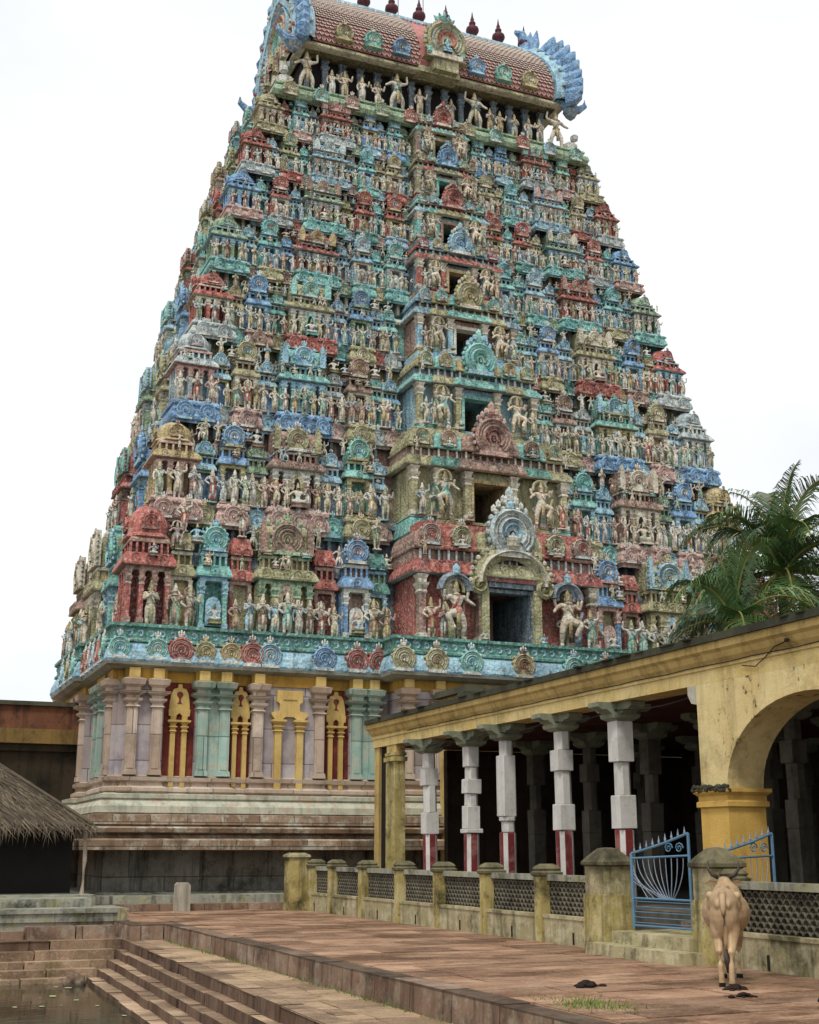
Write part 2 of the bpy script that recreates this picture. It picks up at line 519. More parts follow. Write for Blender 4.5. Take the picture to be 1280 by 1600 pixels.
def kudu(mb, cx, y, cz, r, m='main', a='acc', l='lite', th=None, crest=True, rings=3, bumps=11, flare=True):
    """horseshoe gable medallion: scalloped rim, raised concentric horseshoe rings, dark centre, crest on top"""
    th = th or r * 0.3
    pts = []
    N = 18
    for i in range(N + 1):
        t = R(-58 + 296 * i / N)
        pts.append((cx + r * 0.93 * math.cos(t), cz + r * 0.93 * math.sin(t)))
    if flare:
        pts = [(cx + r * 1.05, cz - r * 0.92)] + pts + [(cx - r * 1.05, cz - r * 0.92)]
    mb.plate(pts, y - th, y, m)
    yf = y - th
    rr = [(0.96, 0.76, m, 0.13), (0.74, 0.66, l, 0.10), (0.64, 0.42, m, 0.15), (0.40, 0.24, a, 0.12)][:rings + 1]
    for r1, r0, mm, h in rr:
        ring(mb, cx, yf + 0.002, cz, r * r0, r * r1, r * h, mm, seg=12)
    mb.plate([(cx + r * 0.15 * math.cos(R(q)), cz - 0.1 * r + r * 0.2 * math.sin(R(q))) for q in range(-60, 241, 50)], yf - 0.012, yf, 'shade_black')
    mb.blob((cx, yf - 0.02, cz - r * 0.12), (r * 0.12, r * 0.1, r * 0.16), a, 5)
    mb.box(cx - r * 0.75, cx + r * 0.75, yf - r * 0.1, yf + 0.01, cz - r * 0.95, cz - r * 0.72, l if rings > 1 else m)
    for i in range(bumps):
        t = R(-38 + 256 * i / (bumps - 1))
        mb.blob((cx + r * 0.98 * math.cos(t), yf + th * 0.4, cz + r * 0.98 * math.sin(t)), (r * 0.14, r * 0.13, r * 0.14), m if i % 3 else l, 5)
    if crest:
        mb.blob((cx, yf + th * 0.3, cz + r * 1.08), (r * 0.22, r * 0.2, r * 0.22), a, 6)
        for s_ in (-1, 0, 1):
            mb.blob((cx + s_ * r * 0.2, yf + th * 0.4, cz + r * (1.3 if s_ else 1.42)), (r * 0.1, r * 0.09, r * 0.2), l, 5)

def pilaster(mb, x, y, z0, h, w, m, l=None, n_in=0.3):
    """engaged pilaster: foot, shaft, cushion, abacus, bracket"""
    l = l or m
    d = w * 0.55
    mb.box(x - w * 0.62, x + w * 0.62, y - d * 1.2, y + n_in, z0, z0 + h * 0.1, l)
    mb.box(x - w * 0.42, x + w * 0.42, y - d, y + n_in, z0 + h * 0.1, z0 + h * 0.7, m)
    mb.rect(w * 0.42, y - d, y + n_in, [(0, z0 + h * 0.7), (w * 0.14, z0 + h * 0.73), (w * 0.02, z0 + h * 0.77), (w * 0.26, z0 + h * 0.84), (w * 0.32, z0 + h * 0.87), (w * 0.05, z0 + h * 0.88), (w * 0.08, z0 + h * 0.93), (w * 0.3, z0 + h)], l, cx=x)

def eave(mb, hx, y0, y1, z, h, out, m, l, cx=0.0):
    """curved overhanging kapota cornice"""
    mb.rect(hx, y0, y1, [(0, z), (out * 0.75, z + h * 0.02), (out, z + h * 0.06)], l, cx=cx, cap_top=False)
    mb.rect(hx, y0, y1, [(out, z + h * 0.06), (out * 1.02, z + h * 0.2), (out * 0.8, z + h * 0.5), (out * 0.42, z + h * 0.8), (out * 0.3, z + h * 0.82), (out * 0.3, z + h)], m, cx=cx)

def t_band(w, d, h, nk, kr=None):
    """projecting base block below a shrine: lip, dark joint, kapota with horseshoe medallions"""
    b = MB()
    b.rect(w / 2 - 0.02, -d / 2 - 0.16, d / 2, [(0, -h), (0, -h * 0.9), (0.08, -h * 0.82), (0.1, -h * 0.72), (0.06, -h * 0.45), (0.0, -h * 0.3), (0.0, -h * 0.26), (0.07, -h * 0.22), (0.07, -h * 0.1), (0.03, -h * 0.05), (0.0, 0)], 'main')
    kr = kr or min(h * 0.42, w / nk * 0.44)
    for i in range(nk):
        kudu(b, -w / 2 + w * (i + 0.5) / nk, -d / 2 - 0.17, -h * 0.5, kr, th=kr * 0.35, rings=2, bumps=7, m='main' if i % 2 == 0 else 'main', a='acc')
    for i in range(int(w / 0.16)):
        b.blob((-w / 2 + 0.1 + i * 0.16, -d / 2 - 0.24, -h * 0.16), (0.05, 0.05, 0.035), 'lite', 5)
    return b

def t_body(w, d, h, kind):
    """pillared storey of a shrine up to and including its clerestory"""
    b = MB()
    hw = w * 0.40
    y0, y1 = -d * 0.40, d / 2
    b.rect(hw, y0, y1, [(0.06, 0), (0.06, h * 0.03), (0, h * 0.05)], 'lite')
    rec = min(0.34, d * 0.3)
    b.box(-hw + 0.02, hw - 0.02, y0 + rec, y1, h * 0.03, h * 0.44, 'acc')
    b.box(-hw, hw, y0, y1, -0.01, h * 0.03, 'lite')
    ps = {'kuta': (-1, -0.33, 0.33, 1), 'sala': (-1, -0.5, -0.28, 0.28, 0.5, 1), 'panjara': (-1, 1), 'slim': (-1, 1)}[kind]
    pw = {'kuta': 0.13, 'sala': 0.14, 'panjara': 0.15, 'slim': 0.13}[kind] * min(w, 1.4)
    for p in ps:
        pilaster(b, p * (hw - pw * 0.4), y0 + 0.04, h * 0.05, h * 0.39, pw, 'main', 'lite', pw * 0.6 if abs(p) == 1 else rec)
    for q in range(3):
        yy = y0 + (d * 0.75) * (q + 0.5) / 3
        for s_ in (-1, 1):
            b.box(s_ * hw - 0.05, s_ * hw + 0.05, yy - 0.05, yy + 0.05, h * 0.05, h * 0.44, 'main')
    if kind in ('panjara',):
        aw = hw * 0.55
        b.plate([(aw, h * 0.07)] + [(aw * math.cos(R(t)), h * 0.24 + aw * 1.1 * math.sin(R(t))) for t in range(0, 181, 30)] + [(-aw, h * 0.07)], y0 - 0.04, y0 + rec, 'lite')
        b.plate([(aw * .62, h * 0.09)] + [(aw * .62 * math.cos(R(t)), h * 0.22 + aw * .7 * math.sin(R(t))) for t in range(0, 181, 30)] + [(-aw * .62, h * 0.09)], y0 - 0.06, y0 + 0.05, 'alt')
        b.blob((0, y0 - 0.07, h * 0.2), (aw * 0.35, 0.06, h * 0.07), 'lite')
    if kind == 'sala':
        aw = hw * 0.25
        b.plate([(aw, h * 0.05), (aw, h * 0.38), (aw * 0.6, h * 0.43), (-aw * 0.6, h * 0.43), (-aw, h * 0.38), (-aw, h * 0.05)], y0 - 0.1, y0 + rec, 'alt')
        b.plate([(aw * .6 * math.cos(R(t)), h * 0.24 + h * 0.13 * math.sin(R(t))) for t in range(0, 360, 30)], y0 - 0.115, y0 - 0.1, 'shade_black')
    out = min(0.2, w * 0.12)
    b.box(-hw, hw, y0, y1, h * 0.44, h * 0.47, 'lite')
    eave(b, hw, y0, y1, h * 0.47, h * 0.10, out, 'main', 'lite')
    nk = {'kuta': 3, 'sala': 5, 'panjara': 1, 'slim': 1}[kind]
    for i in range(nk):
        r_ = h * 0.038
        kudu(b, -hw + 2 * hw * (i + 0.5) / nk, y0 - out * 0.75, h * 0.525, r_, th=0.05, rings=1, bumps=5, crest=False)
    hw2 = hw * 0.86
    b.box(-hw2 + 0.02, hw2 - 0.02, y0 + 0.2, y1, h * 0.57, h * 0.66, 'acc')
    n = max(3, int(hw2 * 2 / 0.2))
    for i in range(n + 1):
        x = -hw2 + 2 * hw2 * i / n
        b.box(x - 0.035, x + 0.035, y0 + 0.03, y0 + 0.12, h * 0.57, h * 0.65, 'main')
    for s_ in (-1, 1):
        for q in range(4):
            yy = y0 + 0.1 + d * 0.8 * q / 3
            b.box(s_ * hw2 - 0.035, s_ * hw2 + 0.035, yy - 0.03, yy + 0.03, h * 0.57, h * 0.65, 'main')
    b.rect(hw2, y0 + 0.06, y1, [(0.02, h * 0.65), (0.05, h * 0.655), (0.05, h * 0.675), (0.0, h * 0.69)], 'lite')
    return b

def t_roof(w, d, h, kind):
    b = MB()
    hw = w * 0.36
    y0, y1 = -d * 0.36, d / 2
    z = h * 0.69
    H = h * 0.31
    if kind == 'kuta':
        hd = (y1 - y0) / 2
        cy = (y0 + y1) / 2
        prof = [(1.0, 0), (1.14, 0.03), (1.12, 0.08), (1.0, 0.14), (1.02, 0.3), (0.96, 0.48), (0.8, 0.66), (0.5, 0.82), (0.25, 0.88)]
        vs, fs = [], []
        for r_, t in prof:
            for sx, sy in ((1, -.55), (1, .55), (.55, 1), (-.55, 1), (-1, .55), (-1, -.55), (-.55, -1), (.55, -1)):
                vs.append((hw * r_ * sx, cy + hd * r_ * sy, z + H * t))
        n = 8
        for j in range(len(prof) - 1):
            fs += [(j * n + i, j * n + (i + 1) % n, (j + 1) * n + (i + 1) % n, (j + 1) * n + i) for i in range(n)]
        fs.append(tuple(range((len(prof) - 1) * n, len(prof) * n)))
        b.add(vs, fs, 'main')
        kudu(b, 0, y0 + 0.02, z + H * 0.4, hw * 0.42, th=0.1, rings=2, bumps=7)
        sd_ = MB()
        kudu(sd_, 0, 0, z + H * 0.4, hw * 0.42, th=0.1, rings=2, bumps=7)
        b.put(sd_, T(-hw * 1.0 + 0.02, cy, 0, rz=R(-90)))
        b.put(sd_, T(hw * 1.0 - 0.02, cy, 0, rz=R(90)))
        b.lathe(0, cy, [(hw * 0.3, z + H * 0.86), (hw * 0.36, z + H * 0.9), (hw * 0.16, z + H * 0.93), (hw * 0.2, z + H * 0.98), (hw * 0.05, z + H * 1.04), (0.01, z + H * 1.14)], 8, 'alt')
        for i in range(8):
            a = R(45 * i + 22.5)
            b.tube([(hw * 1.08 * math.cos(a) * 1.03, cy + hd * 1.08 * math.sin(a) * 1.03, z + H * 0.06), (hw * 1.0 * math.cos(a) * 1.03, cy + hd * math.sin(a) * 1.03, z + H * 0.4), (hw * 0.45 * math.cos(a), cy + hd * 0.45 * math.sin(a), z + H * 0.84)], 0.025, 4, 'lite')
    elif kind == 'sala':
        prof = [(y0 - 0.06, 0), (y0 - 0.1, 0.04), (y0 - 0.02, 0.12), (y0 - 0.03, 0.35), (y0 + 0.05, 0.6), (y0 + 0.22, 0.8), (y0 + 0.4, 0.84), (y1, 0.84)]
        vs, fs = [], []
        for y, t in prof:
            vs += [(-hw, y, z + H * t), (hw, y, z + H * t)]
        fs = [(2 * j, 2 * j + 1, 2 * j + 3, 2 * j + 2) for j in range(len(prof) - 1)]
        n = len(prof)
        vs += [(-hw, y1, z), (hw, y1, z)]
        fs += [tuple([2 * j for j in range(n)] + [2 * n])[::-1], tuple([2 * j + 1 for j in range(n)] + [2 * n + 1])]
        b.add(vs, fs, 'main')
        kudu(b, 0, y0 + 0.02, z + H * 0.42, H * 0.46, m='alt', a='main', l='lite', th=0.16, rings=3, bumps=11)
        for s_ in (-1, 1):
            b.plate([(s_ * hw + q[0], z + q[1] * H) for q in ((0.1, 0), (0.13, 0.35), (0.08, 0.75), (0, 1.0), (-0.08, 0.75), (-0.13, 0.35), (-0.1, 0))], y0 - 0.16, y0 + 0.05, 'alt')
            for q in range(6):
                b.blob((s_ * (hw + 0.13), y0 - 0.08, z + H * (0.08 + 0.15 * q)), (0.05, 0.06, 0.05), 'main' if q % 2 else 'lite', 5)
            for fx in (0.55,):
                kudu(b, s_ * hw * fx, y0 - 0.01, z + H * 0.24, H * 0.2, th=0.07, rings=1, bumps=5, crest=False)
        for q in (-0.5, -0.2, 0.2, 0.5):
            b.lathe(q * hw * 1.4, y0 + 0.3, [(0.05, z + H * 0.83), (0.09, z + H * 0.9), (0.09, z + H * 0.95), (0.03, z + H * 1.0), (0.005, z + H * 1.1)], 6, 'lite')
        n = int(hw * 2 / 0.14)
        for i in range(n):
            b.blob((-hw + 0.07 + i * 0.14, y0 - 0.1, z + H * 0.07), (0.05, 0.04, 0.04), 'lite', 5)
    elif kind == 'panjara':
        b.box(-hw * 0.9, hw * 0.9, y0 + 0.08, y1, z, z + H * 0.5, 'main', 0.05, 0.0)
        r_ = hw * 1.08
        kudu(b, 0, y0 + 0.08, z + r_ * 0.92, r_, m='main', a='alt', l='lite', th=0.2, rings=3, bumps=13)
    else:
        n = 2 if w > 0.9 else 1
        b.rect(hw, y0, y1, [(0.03, z), (0.07, z + H * 0.06), (0.07, z + H * 0.14), (0.0, z + H * 0.34), (-0.05, z + H * 0.5)], 'main')
        r_ = min(hw / n * 0.85, H * 0.4)
        for i in range(n):
            kudu(b, -hw + 2 * hw * (i + 0.5) / n, y0 - 0.02, z + r_, r_, th=0.1, rings=2, bumps=9)
    return b

# ------------------------------------------------------------------ stucco figures
def skin_figure(nodes, edges, sub=1):
    """nodes: name -> ((x, y, z), radius); edges: (a, b, colour); one continuous skinned surface"""
    me = bpy.data.meshes.new('figure_rig')
    names = list(nodes)
    ix = {n: i for i, n in enumerate(names)}
    me.from_pydata([nodes[n][0] for n in names], [(ix[a], ix[b]) for a, b, c in edges], [])
    o = bpy.data.objects.new('figure_rig', me)
    COL.objects.link(o)
    md = o.modifiers.new('skin', 'SKIN')
    md.use_smooth_shade = True
    for i, n in enumerate(names):
        r_ = nodes[n][1]
        r_ = tuple(v * 1.15 for v in r_) if isinstance(r_, tuple) else r_ * 1.22
        sv = me.skin_vertices[0].data[i]
        sv.radius = (r_, r_) if isinstance(r_, (int, float)) else r_
        sv.use_root = (i == 0)
    if sub:
        ms = o.modifiers.new('sub', 'SUBSURF')
        ms.levels = ms.render_levels = sub
    dg = bpy.context.evaluated_depsgraph_get()
    ev = o.evaluated_get(dg)
    em = ev.to_mesh()
    V = [tuple(v.co) for v in em.vertices]
    F = [tuple(p.vertices) for p in em.polygons]
    C = [tuple(p.center) for p in em.polygons]
    ev.to_mesh_clear()
    bpy.data.objects.remove(o)
    bpy.data.meshes.remove(me)
    mats = []
    segs = [(np.array(nodes[a][0]), np.array(nodes[b][0]), c) for a, b, c in edges]
    for c in C:
        p = np.array(c)
        best, bm = 1e9, None
        for A, B, col in segs:
            d = B - A
            t = max(0, min(1, (p - A) @ d / max(1e-9, d @ d)))
            q = np.linalg.norm(p - A - d * t)
            if q < best:
                best, bm = q, col
        mats.append(bm)
    mb = MB()
    mb.v, mb.f, mb.m = V, F, mats
    return mb

def figure(arms, sway=0.0, legs='stand', arms2=None, crown=True, wide=1.0):
    """human figure about 1 high facing -y. arms: per side (elbow, hand) offsets from shoulder"""
    s = sway
    N = {'pelvis': ((s, 0, 0.47), (0.075, 0.06)), 'waist': ((s * 0.5, -0.005, 0.57), (0.055, 0.048)), 'chest': ((0, -0.01, 0.68), (0.088 * wide, 0.06)), 'neck': ((0, 0, 0.765), 0.028),
         'head': ((0, -0.01, 0.83), (0.048, 0.052)), 'crown1': ((0, 0, 0.885), 0.046), 'crown2': ((0, 0, 0.95), 0.026), 'crown3': ((0, 0, 1.0), 0.010)}
    E = [('pelvis', 'waist', 'cloth'), ('waist', 'chest', 'skin'), ('chest', 'neck', 'skin'), ('neck', 'head', 'skin'), ('head', 'crown1', 'gold'), ('crown1', 'crown2', 'gold'), ('crown2', 'crown3', 'gold')]
    def limb(names, pts, rads, frm, cols):
        prev = frm
        for n, p, r_, c in zip(names, pts, rads, cols):
            N[n] = (p, r_)
            E.append((prev, n, c))
            prev = n
    for si, sg in (('l', -1), ('r', 1)):
        sh = Vector((sg * 0.115 * wide, 0, 0.725))
        e, h = arms[0 if sg < 0 else 1]
        limb(['sh' + si, 'el' + si, 'ha' + si, 'hb' + si], [tuple(sh), (sh.x + sg * e[0], e[1], sh.z + e[2]), (sh.x + sg * h[0], h[1], sh.z + h[2]), (sh.x + sg * h[0] * 1.06, h[1] - 0.02, sh.z + h[2] + (0.03 if h[2] > -0.1 else -0.03))],
             [0.036, 0.027, 0.022, 0.018], 'chest', ['skin'] * 4)
        if arms2:
            e, h = arms2
            limb(['sx' + si, 'ex' + si, 'hx' + si], [(sg * 0.12, 0.03, 0.71), (sg * (0.115 + e[0]), 0.04 + e[1], 0.725 + e[2]), (sg * (0.115 + h[0]), 0.03 + h[1], 0.725 + h[2])], [0.03, 0.024, 0.026], 'chest', ['skin'] * 3)
        hx = s + sg * 0.05
        if legs == 'stand':
            limb(['hp' + si, 'kn' + si, 'an' + si, 'ft' + si], [(hx, 0, 0.43), (sg * 0.058 + s * 0.5, -0.012, 0.25), (sg * 0.056, 0.01, 0.045), (sg * 0.066, -0.06, 0.018)], [0.062, 0.044, 0.028, 0.022], 'pelvis', ['cloth', 'cloth', 'skin', 'skin'])
        elif legs == 'sit':
            limb(['hp' + si, 'kn' + si, 'an' + si], [(hx, -0.02, 0.44), (sg * 0.2, -0.1, 0.43), (-sg * 0.02, -0.16, 0.40)], [0.06, 0.048, 0.03], 'pelvis', ['cloth', 'cloth', 'skin'])
        elif legs == 'guard':
            if sg < 0:
                limb(['hpl', 'knl', 'anl', 'ftl'], [(hx - 0.02, 0, 0.42), (-0.13, -0.03, 0.25), (-0.12, 0.02, 0.045), (-0.15, -0.05, 0.018)], [0.07, 0.05, 0.034, 0.026], 'pelvis', ['cloth', 'skin', 'skin', 'skin'])
            else:
                limb(['hpr', 'knr', 'anr', 'ftr'], [(hx + 0.03, -0.03, 0.43), (0.21, -0.12, 0.38), (0.1, -0.1, 0.2), (0.08, -0.15, 0.16)], [0.07, 0.05, 0.034, 0.026], 'pelvis', ['cloth', 'skin', 'skin', 'skin'])
        elif legs == 'stride':
            limb(['hp' + si, 'kn' + si, 'an' + si, 'ft' + si], [(hx, 0, 0.43), (sg * 0.14, -0.03, 0.25), (sg * 0.15, 0.01, 0.045), (sg * 0.19, -0.04, 0.018)], [0.066, 0.048, 0.032, 0.024], 'pelvis', ['cloth', 'skin', 'skin', 'skin'])
    mb = skin_figure(N, E)
    return mb

down = ((0.05, 0.0, -0.14), (0.03, -0.05, -0.27))
hip = ((0.09, 0.02, -0.12), (0.0, -0.06, -0.2))
up = ((0.09, -0.02, -0.08), (0.1, -0.07, 0.06))
high = ((0.12, 0, 0.05), (0.1, -0.02, 0.2))
pray = ((0.04, -0.03, -0.13), (-0.09, -0.11, -0.03))
out_ = ((0.1, -0.01, -0.08), (0.16, -0.06, -0.13))
a2 = ((0.1, 0, -0.02), (0.13, 0, 0.12))
FIG = {}
FIG['attendant'] = figure((down, up), 0.015)
FIG['four_arm'] = figure((hip, up), 0.0, arms2=a2)
FIG['dancer'] = figure((hip, high), 0.035)
FIG['seated'] = figure((out_, up), legs='sit')
FIG['guard'] = figure((out_, up), legs='guard', arms2=a2, wide=1.2)
FIG['praying'] = figure((pray, pray))
FIG['strong'] = figure((out_, high), legs='stride', wide=1.25)
FIG['draped'] = figure((down, up), 0.02)
FIG['draped'].lathe(0.012, 0.0, [(0.07, 0.55), (0.105, 0.47), (0.1, 0.36), (0.085, 0.25), (0.1, 0.1), (0.115, 0.03)], 10, 'cloth', 0.75)
FIG['consort'] = figure((hip, pray), 0.03)
FIG['consort'].lathe(0.02, 0.0, [(0.068, 0.56), (0.11, 0.47), (0.1, 0.34), (0.09, 0.2), (0.12, 0.03)], 10, 'cloth', 0.7)
FIG['bearer'] = figure((high, high), 0.0)
for kk, wd in (('attendant', 1), ('four_arm', 1), ('dancer', 1), ('guard', 1.2), ('praying', 1), ('strong', 1.25), ('draped', 1), ('consort', 1), ('bearer', 1)):
    f_ = FIG[kk]
    ring(f_, 0.01, -0.02, 0.5, 0.085, 0.11, 0.05, 'gold', 0, 360, 10, 0.35)          # belt
    f_.lathe(0, -0.01, [(0.07 * wd, 0.735), (0.1 * wd, 0.745), (0.06 * wd, 0.765)], 9, 'gold', 0.75)      # collar
    f_.plate([(-0.025, 0.48), (-0.035, 0.16), (0.035, 0.14), (0.03, 0.48)], -0.095, -0.07, 'gold' if kk not in ('draped', 'consort') else 'skin')   # sash
    f_.plate([(-0.035, 0.7), (0.06, 0.52), (0.085, 0.53), (-0.005, 0.715)], -0.088, -0.07, 'cloth')
    for s__ in (-1, 1):
        f_.blob((s__ * 0.125 * wd, -0.01, 0.72), (0.04, 0.04, 0.03), 'gold', 6)
        f_.blob((s__ * 0.055, 0.0, 0.82), (0.018, 0.018, 0.035), 'gold', 5)
for kk in FIG:
    f_ = FIG[kk]
    if kk == 'seated':
        f_.rect(0.2, -0.2, 0.1, [(0.03, 0.22), (0.05, 0.26), (0, 0.28), (0, 0.34), (0.04, 0.36)], 'plinth')
        f_.v = [(x, y, z - 0.22) for x, y, z in f_.v]
    elif kk == 'guard':
        f_.tube([(0.13, -0.1, 0.0), (0.14, -0.1, 0.2), (0.2, -0.09, 0.5), (0.25, -0.07, 0.6)], [0.06, 0.06, 0.028, 0.03], 6, 'plinth')
        ring(f_, 0, 0.05, 0.86, 0.13, 0.2, 0.04, 'plinth', -20, 200, 10)
    else:
        f_.box(-0.13, 0.13, -0.1, 0.08, -0.02, 0.012, 'plinth', 0.01, 0.01)
        if kk in ('four_arm',):
            ring(f_, 0, 0.04, 0.84, 0.09, 0.13, 0.03, 'plinth', -30, 210, 9)

FIG_MESH = {}
def fig_ren(rng, pale=0.6):
    skin = rng.choice(['flesh', 'cream', 'cream', 'white', 'pale', 'white'] if rng.random() > 0.16 else ['green', 'sky', 'rust', 'pink'])
    cloth = rng.choice(['flesh', 'cream', 'cream', 'pale', 'white', 'ochre', 'olive', 'rust', 'pink', 'flesh', 'red', 'teal', 'sky', 'green'])
    return {'skin': skin, 'cloth': cloth, 'gold': rng.choice(['ochre', 'cream', 'olive', 'flesh']), 'plinth': rng.choice(['olive', 'cream', 'teal', 'rust'])}

STATUES = []          # (size on the picture, kind, matrix, colours)
CAMP = Vector((0, 0, 1.7))
def statue(kind, F, x, y, z, h, rng, rz=0.0, ren=None):
    m = F @ T(x, y, z, h, h, h, rz)
    STATUES.append((h / (m.translation - CAMP).length, kind, m, ren or fig_ren(rng)))

# ------------------------------------------------------------------ the tower
XC, YC = 20.8, 49.0
tower = empty('temple_gateway_tower', (XC, YC, 0), 0, 'towering tapered temple gateway covered in tiers of painted stucco shrines and figures', 'temple tower')
INV = Matrix.Translation((-XC, -YC, 0))
FLOOR = [8.7, 13.5, 17.4, 20.85, 23.85, 26.45, 28.8, 31.0, 33.2]
FRONT = [41.7, 42.65, 43.45, 44.15, 44.75, 45.25, 45.7, 46.1, 46.5]      # front of the corner shrines
BAY = [40.1, 41.45, 42.45, 43.3, 44.05, 44.7, 45.2, 45.65, 45.9]             # front of the central bay
HALF = [13.5, 12.5, 11.75, 11.0, 10.3, 9.6, 8.95, 8.25, 7.3]
KW = [1.8, 1.7, 1.6, 1.52, 1.42, 1.34, 1.25, 1.15]

# --- stone base storey
def outline(hw, yf, yb, jf, js):
    """closed outline round the tower in tower coordinates; jf / js = projecting blocks on the front / left side"""
    p = [(-hw, yf)]
    for u0, u1, d in jf:
        p += [(u0, yf), (u0, yf - d), (u1, yf - d), (u1, yf)]
    p += [(hw, yf), (hw, yb), (-hw, yb)]
    for v0, v1, d in js:
        p += [(-hw, v0), (-hw - d, v0), (-hw - d, v1), (-hw, v1)]
    out = []
    for q in p:
        if not out or (Vector(q) - Vector(out[-1])).length > 1e-4:
            out.append(q)
    if (Vector(out[0]) - Vector(out[-1])).length < 1e-4:
        out.pop()
    return out
YB = 40.8 - YC
BL = [(-13.35, -12.15, 0.22), (-11.1, -9.98, 0.2), (-9.25, -6.8, 0.24), (-5.85, -4.85, 0.2)]
JF = BL + [(-4.4, 4.4, 1.1)] + [(-b, -a, d) for a, b, d in reversed(BL)]
YR = 51.9 - YC                                          # rear wall
JS = [(1.6, -3.4, 0.25), (-5.3, -6.6, 0.15), (-7.3, -8.1, 0.15)]
OUT = outline(13.55, YB, YR, JF, JS)
OUT_S = outline(13.55, YB, YR, [(-4.4, 4.4, 1.1)], [(1.6, -3.4, 0.25)])

b = MB()
b.mold(OUT_S, [(0.35, 0), (0.35, 0.12), (0.55, 0.12), (0.55, 0.42), (0.22, 0.5), (0.22, 1.72)], 'plinth_dark', cap_top=False)
b.build('plinth', tower)
b = MB()
b.mold(OUT_S, [(0.2, 1.68), (1.1, 1.7), (1.12, 1.98), (1.06, 2.02), (0.62, 2.04), (0.58, 2.18), (0.88, 2.22), (0.92, 2.34), (0.84, 2.38), (0.7, 2.4), (0.7, 2.44), (0.8, 2.45), (0.78, 2.74), (0.6, 2.76), (0.6, 2.78)], 'plinth_stone')
b.build('plinth_moulding', tower)
b = MB()
b.mold(OUT_S, [(0.5, 2.76), (0.62, 2.8), (0.6, 3.0), (0.45, 3.16), (0.42, 3.2), (0.48, 3.24), (0.48, 3.36), (0.3, 3.4)], 'plinth_mint')
b.build('plinth_moulding', tower)
b = MB()
b.mold(OUT, [(0.05, 3.3), (0.12, 3.4), (0.2, 3.46), (0.2, 3.56), (0.06, 3.62), (0.04, 3.72), (0.14, 3.78), (0.16, 3.88), (0.02, 3.95)], 'pink_stone')
b.build('wall_base_moulding', tower)
# body of the storey: recesses, blocks
b = MB()
b.mold(OUT, [(0, 3.9), (0, 6.9)], 'lilac_stone', cap_top=False)
b.build('base_wall', tower)
# coloured panels
def panel(u0, u1, d, m):
    p = MB()
    p.box(u0, u1, YB - d - 0.012, YB - d + 0.05, 3.96, 6.9, m)
    p.build('wall_panel', tower)
REC = [(-12.15, -11.1), (-9.98, -9.25), (-6.8, -5.85)]
for u0, u1 in REC:
    panel(u0 + 0.004, u1 - 0.004, 0, 'maroon_wall')
panel(-11.08, -10.0, 0.2, 'mint_stone')
panel(-5.83, -4.87, 0.2, 'mint_stone')
def t_pil(m, l):
    p = MB()
    w, y = 0.36, 0.0
    p.box(-w * .6, w * .6, -0.17, 0.1, 0, 0.16, l, 0.02, 0.0)
    p.box(-w * .45, w * .45, -0.13, 0.1, 0.16, 2.05, m)
    p.box(-w * .3, w * .3, -0.15, 0.1, 0.2, 2.0, m)
    p.rect(w * .45, -0.13, 0.1, [(0, 2.05), (0.07, 2.1), (0.0, 2.16), (0.0, 2.2), (0.1, 2.28), (0.12, 2.34), (0.02, 2.38), (0.04, 2.44), (0.2, 2.52), (0.22, 2.58), (0.05, 2.6), (0.05, 2.7), (0.16, 2.78), (0.2, 2.95), (0.04, 3.0)], l)
    return p
pil = {}
def base_pil(u, d, m, l):
    if (m, l) not in pil:
        pil[(m, l)] = t_pil(m, l).mesh('pilaster')
    link('pilaster', pil[(m, l)], tower, (u, YB - d, 3.95))
    sb = MB()
    sb.box(u - 0.17, u + 0.17, YB - d - 0.2, YB - d + 0.05, 6.95, 7.26, 'niche_yellow')
    sb.build('beam_block', tower)
PB = [(-13.35, .22), (-12.38, .22), (-9.08, .24), (-6.98, .24), (-4.15, 1.1), (-3.0, 1.1)]
for u, d in PB:
    base_pil(u + (0.2 if u == -13.35 else 0), d, 'pink_stone', 'pink_stone')
for u in (-10.9, -10.18, -5.66, -5.04):
    base_pil(u, 0.2, 'mint_stone', 'mint_stone')
for u in (3.0, 4.15):
    base_pil(u, 1.1, 'pink_stone', 'pink_stone')
# side pilasters of the base
for v, d, m in ((-7.85, 0.15, 'pink_stone'), (-6.35, 0.15, 'mint_stone'), (-5.55, 0.15, 'mint_stone'), (-3.15, 0.25, 'pink_stone'), (-2.0, 0.25, 'pink_stone'), (0.3, 0.25, 'pink_stone')):
    if (m, m) not in pil:
        pil[(m, m)] = t_pil(m, m).mesh('pilaster')
    link('pilaster', pil[(m, m)], tower, T(-13.55 - d, v, 3.95, rz=R(-90)))

